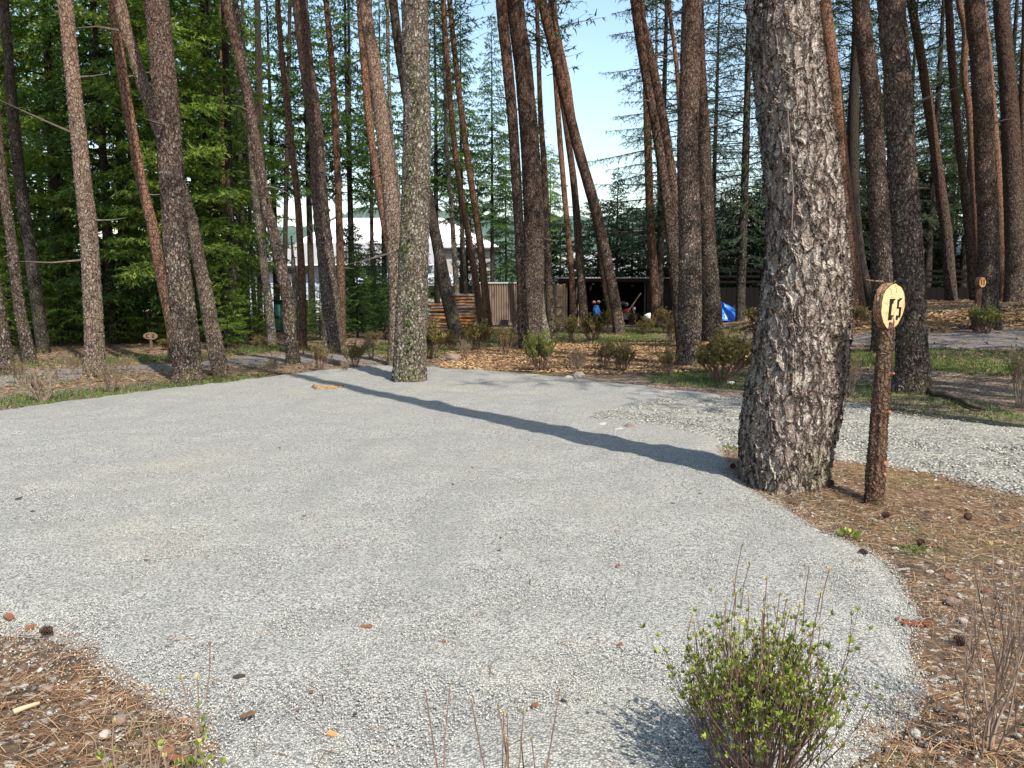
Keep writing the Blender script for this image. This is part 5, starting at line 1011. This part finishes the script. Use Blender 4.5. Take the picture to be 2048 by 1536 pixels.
# teal cabinet in the left undergrowth
M_teal = simple('teal_paint', (.12, .28, .25), .5); Yg = 33; q = P(548, 645, Yg); root = empty('garden_cabinet', (q[0], Yg, H1(q[0], Yg))); w1 = (608 - 548) / F * Yg; zt = P(560, 603, Yg)[2] - root.location.z
mb = MB(); mb.box(0, w1, 0, .8, 0, zt); mb.build('body', simple('dark_green_paint', (.03, .075, .06), .6), root, bevel=.02)
mb = MB()
for i in range(4):
    for j in range(2): mb.box(.06 + i * w1 / 4, w1 / 4 * (i + .82), -.02, -.003, .1 + j * zt * .47, .1 + j * zt * .47 + zt * .36)
mb.build('panel', M_teal, root)
mb = MB(); mb.box(-.05, w1 + .05, -.08, .88, zt + .002, zt + .08); mb.build('lid', simple('dark_lid', (.02, .04, .035), .6), root); tag(root, 'teal green paneled cabinet behind the crooked dark pine', 'cabinet')
mb = MB(); q = hit(608, 712); mb.tube([(q[0], q[1], q[2] - .1), (q[0] - .06, q[1], q[2] + .62)], .016, 7); tag(mb.build('red_stake', simple('faded_red_paint', (.20, .075, .06), .8)), 'thin faded red stake at the foot of the slender orange pine', 'stake')
# ------------------------------------------------------------ fence and house on the right
M_fen = simple('shaded_dark_timber', (.009, .0075, .007), .95, (.005, .004, .004), 6, stretch=(1, 1, 5))  # dark timber taken down to near black, tree shade included in the colour
Yf = 33.5; root = empty('timber_fence', tuple(P(1440, 620, Yf))); root.location.z = 0; xa = P(1430, 600, Yf)[0] - root.location.x; xb = P(2110, 600, Yf)[0] - root.location.x; zf = lambda py: P(1700, py, Yf)[2]
n = 60; mb = MB()
for i in range(n): xx = xa + (xb - xa) * i / n; mb.box(xx, xx + (xb - xa) / n * .96, 0, .03, .2, zf(575))
mb.build('boards', M_fen, root)
for py in (542, 553, 564): mb = MB(); mb.box(xa, xb, -.05, -.003, zf(py) - .05, zf(py) + .05); mb.build('rail', M_fen, root)
for i in range(11): xx = xa + (xb - xa) * i / 10; mb = MB(); mb.box(xx, xx + .12, .035, .15, .2, zf(538)); mb.build('post', M_fen, root)
tag(root, 'shaded dark timber fence with rails behind the right cluster of pines', 'fence')
M_rf = simple('blue_grey_roof', (.30, .31, .36), .6, (.24, .25, .30), 4); M_wl = simple('dark_brown_wall', (.018, .014, .012), .9)
Yh = 46; root = empty('house', tuple(P(1600, 620, Yh))); root.location.z = 0; rx = root.location.x; zf = lambda py: P(1700, py, Yh)[2]; xf = lambda px: P(px, 500, Yh)[0] - rx
mb = MB(); mb.box(xf(1640), xf(2150), .2, 6, 0, zf(522)); mb.build('wall', M_wl, root)
mb = MB(); x0, x1 = xf(1620), xf(2170); mb.add([(x0, -.6, zf(512)), (x1, -.6, zf(512)), (x1, 3.2, zf(455)), (x0, 3.2, zf(455)), (x0, 7, zf(512)), (x1, 7, zf(512))], [(0, 1, 2, 3), (3, 2, 5, 4), (0, 3, 4), (1, 5, 2)]); mb.build('roof', M_rf, root)
mb = MB(); mb.box(x0, x1, -.66, -.602, zf(519), zf(511)); mb.build('eave_beam', M_fen, root)
for px in (1888, 1912, 1930, 2012): mb = MB(); mb.box(xf(px), xf(px + 16), .15, .197, zf(535), zf(524)); mb.build('window', simple('bright_panes', (.55, .57, .6), .3), root)
tag(root, 'dark low house with a blue grey roof behind the right fence', 'house')
# ------------------------------------------------------------ the white buildings on the left
M_white = simple('white_siding', (.40, .44, .53), .7, (.34, .38, .46), 2); M_wroof = simple('white_metal_roof', (.72, .72, .73), .45, (.66, .66, .67), 2); M_pink = simple('pinkish_grey_wall', (.36, .33, .32), .8); M_groof = simple('grey_shingle_roof', (.26, .255, .26), .8, (.20, .19, .19), 3)
M_win = simple('dark_window_glass', (.02, .03, .045), .15, spec=.6)
Yw = 70; root = empty('white_hall', tuple(P(470, 628, Yw))); root.location.z = 0; rx = root.location.x; zf = lambda py: P(700, py, Yw)[2]; xf = lambda px: P(px, 500, Yw)[0] - rx
mb = MB(); mb.box(xf(478), xf(860), 0, 6, 0, zf(532)); mb.build('wall', M_white, root)
for py in (552, 575, 597):
    mb = MB(); mb.box(xf(478), xf(860), -.04, -.003, zf(py) - .02, zf(py) + .02); mb.build('siding_joint', M_pink, root)
mb = MB(); x0, x1 = xf(468), xf(870); mb.add([(x0, -1, zf(530)), (x1, -1, zf(530)), (x1, 5, zf(478)), (x0, 5, zf(478))], [(0, 1, 2, 3)]); mb.build('lower_roof', M_groof, root)
mb = MB(); mb.box(x0, x1, -1.1, -1.003, zf(532), zf(529)); mb.build('gutter', M_wroof, root)
for px in range(490, 620, 26): mb = MB(); mb.box(xf(px), xf(px + 22), -.05, -.003, zf(548), zf(536)); mb.build('window', M_win, root)
mb = MB(); mb.box(xf(560), xf(985), 5.2, 14, zf(628), zf(487)); mb.build('upper_wall', M_pink, root)
mb = MB(); x0, x1 = xf(548), xf(1000); e = 4.6; q = 15; rz_ = zf(426) * 1.06
mb.add([(x0, e, zf(488)), (x1, e, zf(488)), (x1, q, zf(488)), (x0, q, zf(488)), (x0 + 3.5, 9.8, rz_), (x1 - 6.0, 9.8, rz_)], [(0, 1, 5, 4), (1, 2, 5), (2, 3, 4, 5), (3, 0, 4)]); mb.build('upper_roof', M_wroof, root)
mb = MB()
for i in range(1, 26):
    t = i / 26; bx_ = x0 + (x1 - x0) * t; tx = min(max(bx_, x0 + 3.5), x1 - 6.0); k_ = 1.0 if x0 + 3.5 <= bx_ <= x1 - 6.0 else ((bx_ - x0) / 3.5 if bx_ < x0 + 3.5 else (x1 - bx_) / 6.0)
    mb.tube([(bx_, e - .02, zf(488) + .05), (bx_, e + (9.8 - e) * k_, zf(488) + (rz_ - zf(488)) * k_ + .05)], .05, 4)
mb.build('roof_seams', M_pink, root); mb = MB(); mb.box(x0, x1, e - .12, e - .01, zf(490), zf(487.5)); mb.build('upper_gutter', M_groof, root)
tag(root, 'large white walled hall with a bright white roof behind the trees at left', 'building')
Ya = 60; root = empty('annex_house', tuple(P(690, 628, Ya))); root.location.z = 0; rx = root.location.x; zf = lambda py: P(800, py, Ya)[2]; xf = lambda px: P(px, 500, Ya)[0] - rx
mb = MB(); mb.box(xf(700), xf(940), 0, 5, 0, zf(572)); mb.build('wall', simple('cream_wall', (.42, .40, .35), .8), root)
mb = MB(); mb.box(xf(690), xf(950), -.7, 5.2, zf(572) + .003, zf(568)); mb.build('eave', M_groof, root)
mb = MB(); mb.add([(xf(690), -.7, zf(567)), (xf(950), -.7, zf(567)), (xf(920), 2.4, zf(545)), (xf(720), 2.4, zf(545)), (xf(690), 5.2, zf(567)), (xf(950), 5.2, zf(567))], [(0, 1, 2, 3), (0, 3, 4), (3, 2, 5, 4), (1, 5, 2)]); mb.build('roof', simple('pale_blue_roof', (.42, .45, .52), .6), root)
for px in (752, 770, 860, 880): mb = MB(); mb.box(xf(px), xf(px + 14), -.04, -.003, zf(594), zf(583)); mb.build('window', M_win, root)
tag(root, 'small cream annex with dark windows in front of the white hall', 'building')
mb = MB(); q = P(867, 620, 50); mb.box(q[0] - .7, q[0] + .9, 50, 51.5, 0, P(867, 603, 50)[2]); tag(mb.build('storage_shed', M_white, bevel=.03), 'small white box like shed behind the left part of the log pile', 'shed')
mb = MB(); q = P(640, 620, 55); mb.box(q[0] - 3, q[0] + 2.6, 55, 57.5, 0, P(867, 598, 55)[2]); tag(mb.build('white_enclosure', M_wroof, bevel=.1), 'low bright white enclosure seen behind the straight brown pine', 'shed')
mb = MB(); a = P(1090, 560, 75); b = P(1620, 505, 75); mb.box(a[0], b[0], 75, 85, 0, b[2]); tag(mb.build('pale_warehouse', simple('pale_warehouse_wall', (.6, .62, .66), .7)), 'pale long warehouse glimpsed through the cedars behind the shed', 'building')
# ------------------------------------------------------------ hills, poles, wires
gx = np.linspace(-420, 420, 260); gy = np.linspace(300, 620, 60); X, Y = np.meshgrid(gx, gy)
prof = 30 + 26 * np.exp(-((X + 60) / 90) ** 2) + 24 * np.exp(-((X - 95) / 60) ** 2) + 5 * vnoise(X / 30, Y / 30, s=6)
Z = prof * np.clip((Y - 300) / 150, 0, 1) ** .8 + 3.0 * vnoise(X / 6, Y / 6, s=9) + 3.2 * vnoise(X / 3, Y / 3, s=10) - 4
i_ = np.arange(X.size).reshape(X.shape); Fq = np.stack([i_[:-1, :-1], i_[:-1, 1:], i_[1:, 1:], i_[1:, :-1]], -1).reshape(-1, 4)
M_hill = simple('wooded_hill', (.04, .07, .065), .95, (.09, .125, .10), .12, bump=1.5)  # muted bluish green carries the distance haze, no air volume
tag(link('hills', mesh_np('hills', np.stack([X, Y, Z], -1), Fq, True), M_hill), kind='structure')
for i, (dz, py) in enumerate([(0, 398), (1, 404), (2, 411)]):
    mb = MB(); a = P(1090, py + 14, 110); b = P(1480, py - 8, 110); pts = [a + (b - a) * k / 10 - np.array([0, 0, 1.0]) * (math.sin(math.pi * k / 10)) for k in range(11)]
    mb.tube([tuple(p_) for p_ in pts], .035, 4); tag(mb.build('power_line', M_dkwall), ['topmost', 'middle', 'lowest'][i] + ' of the three thin power lines crossing the sky behind the leaning pine', 'power line')
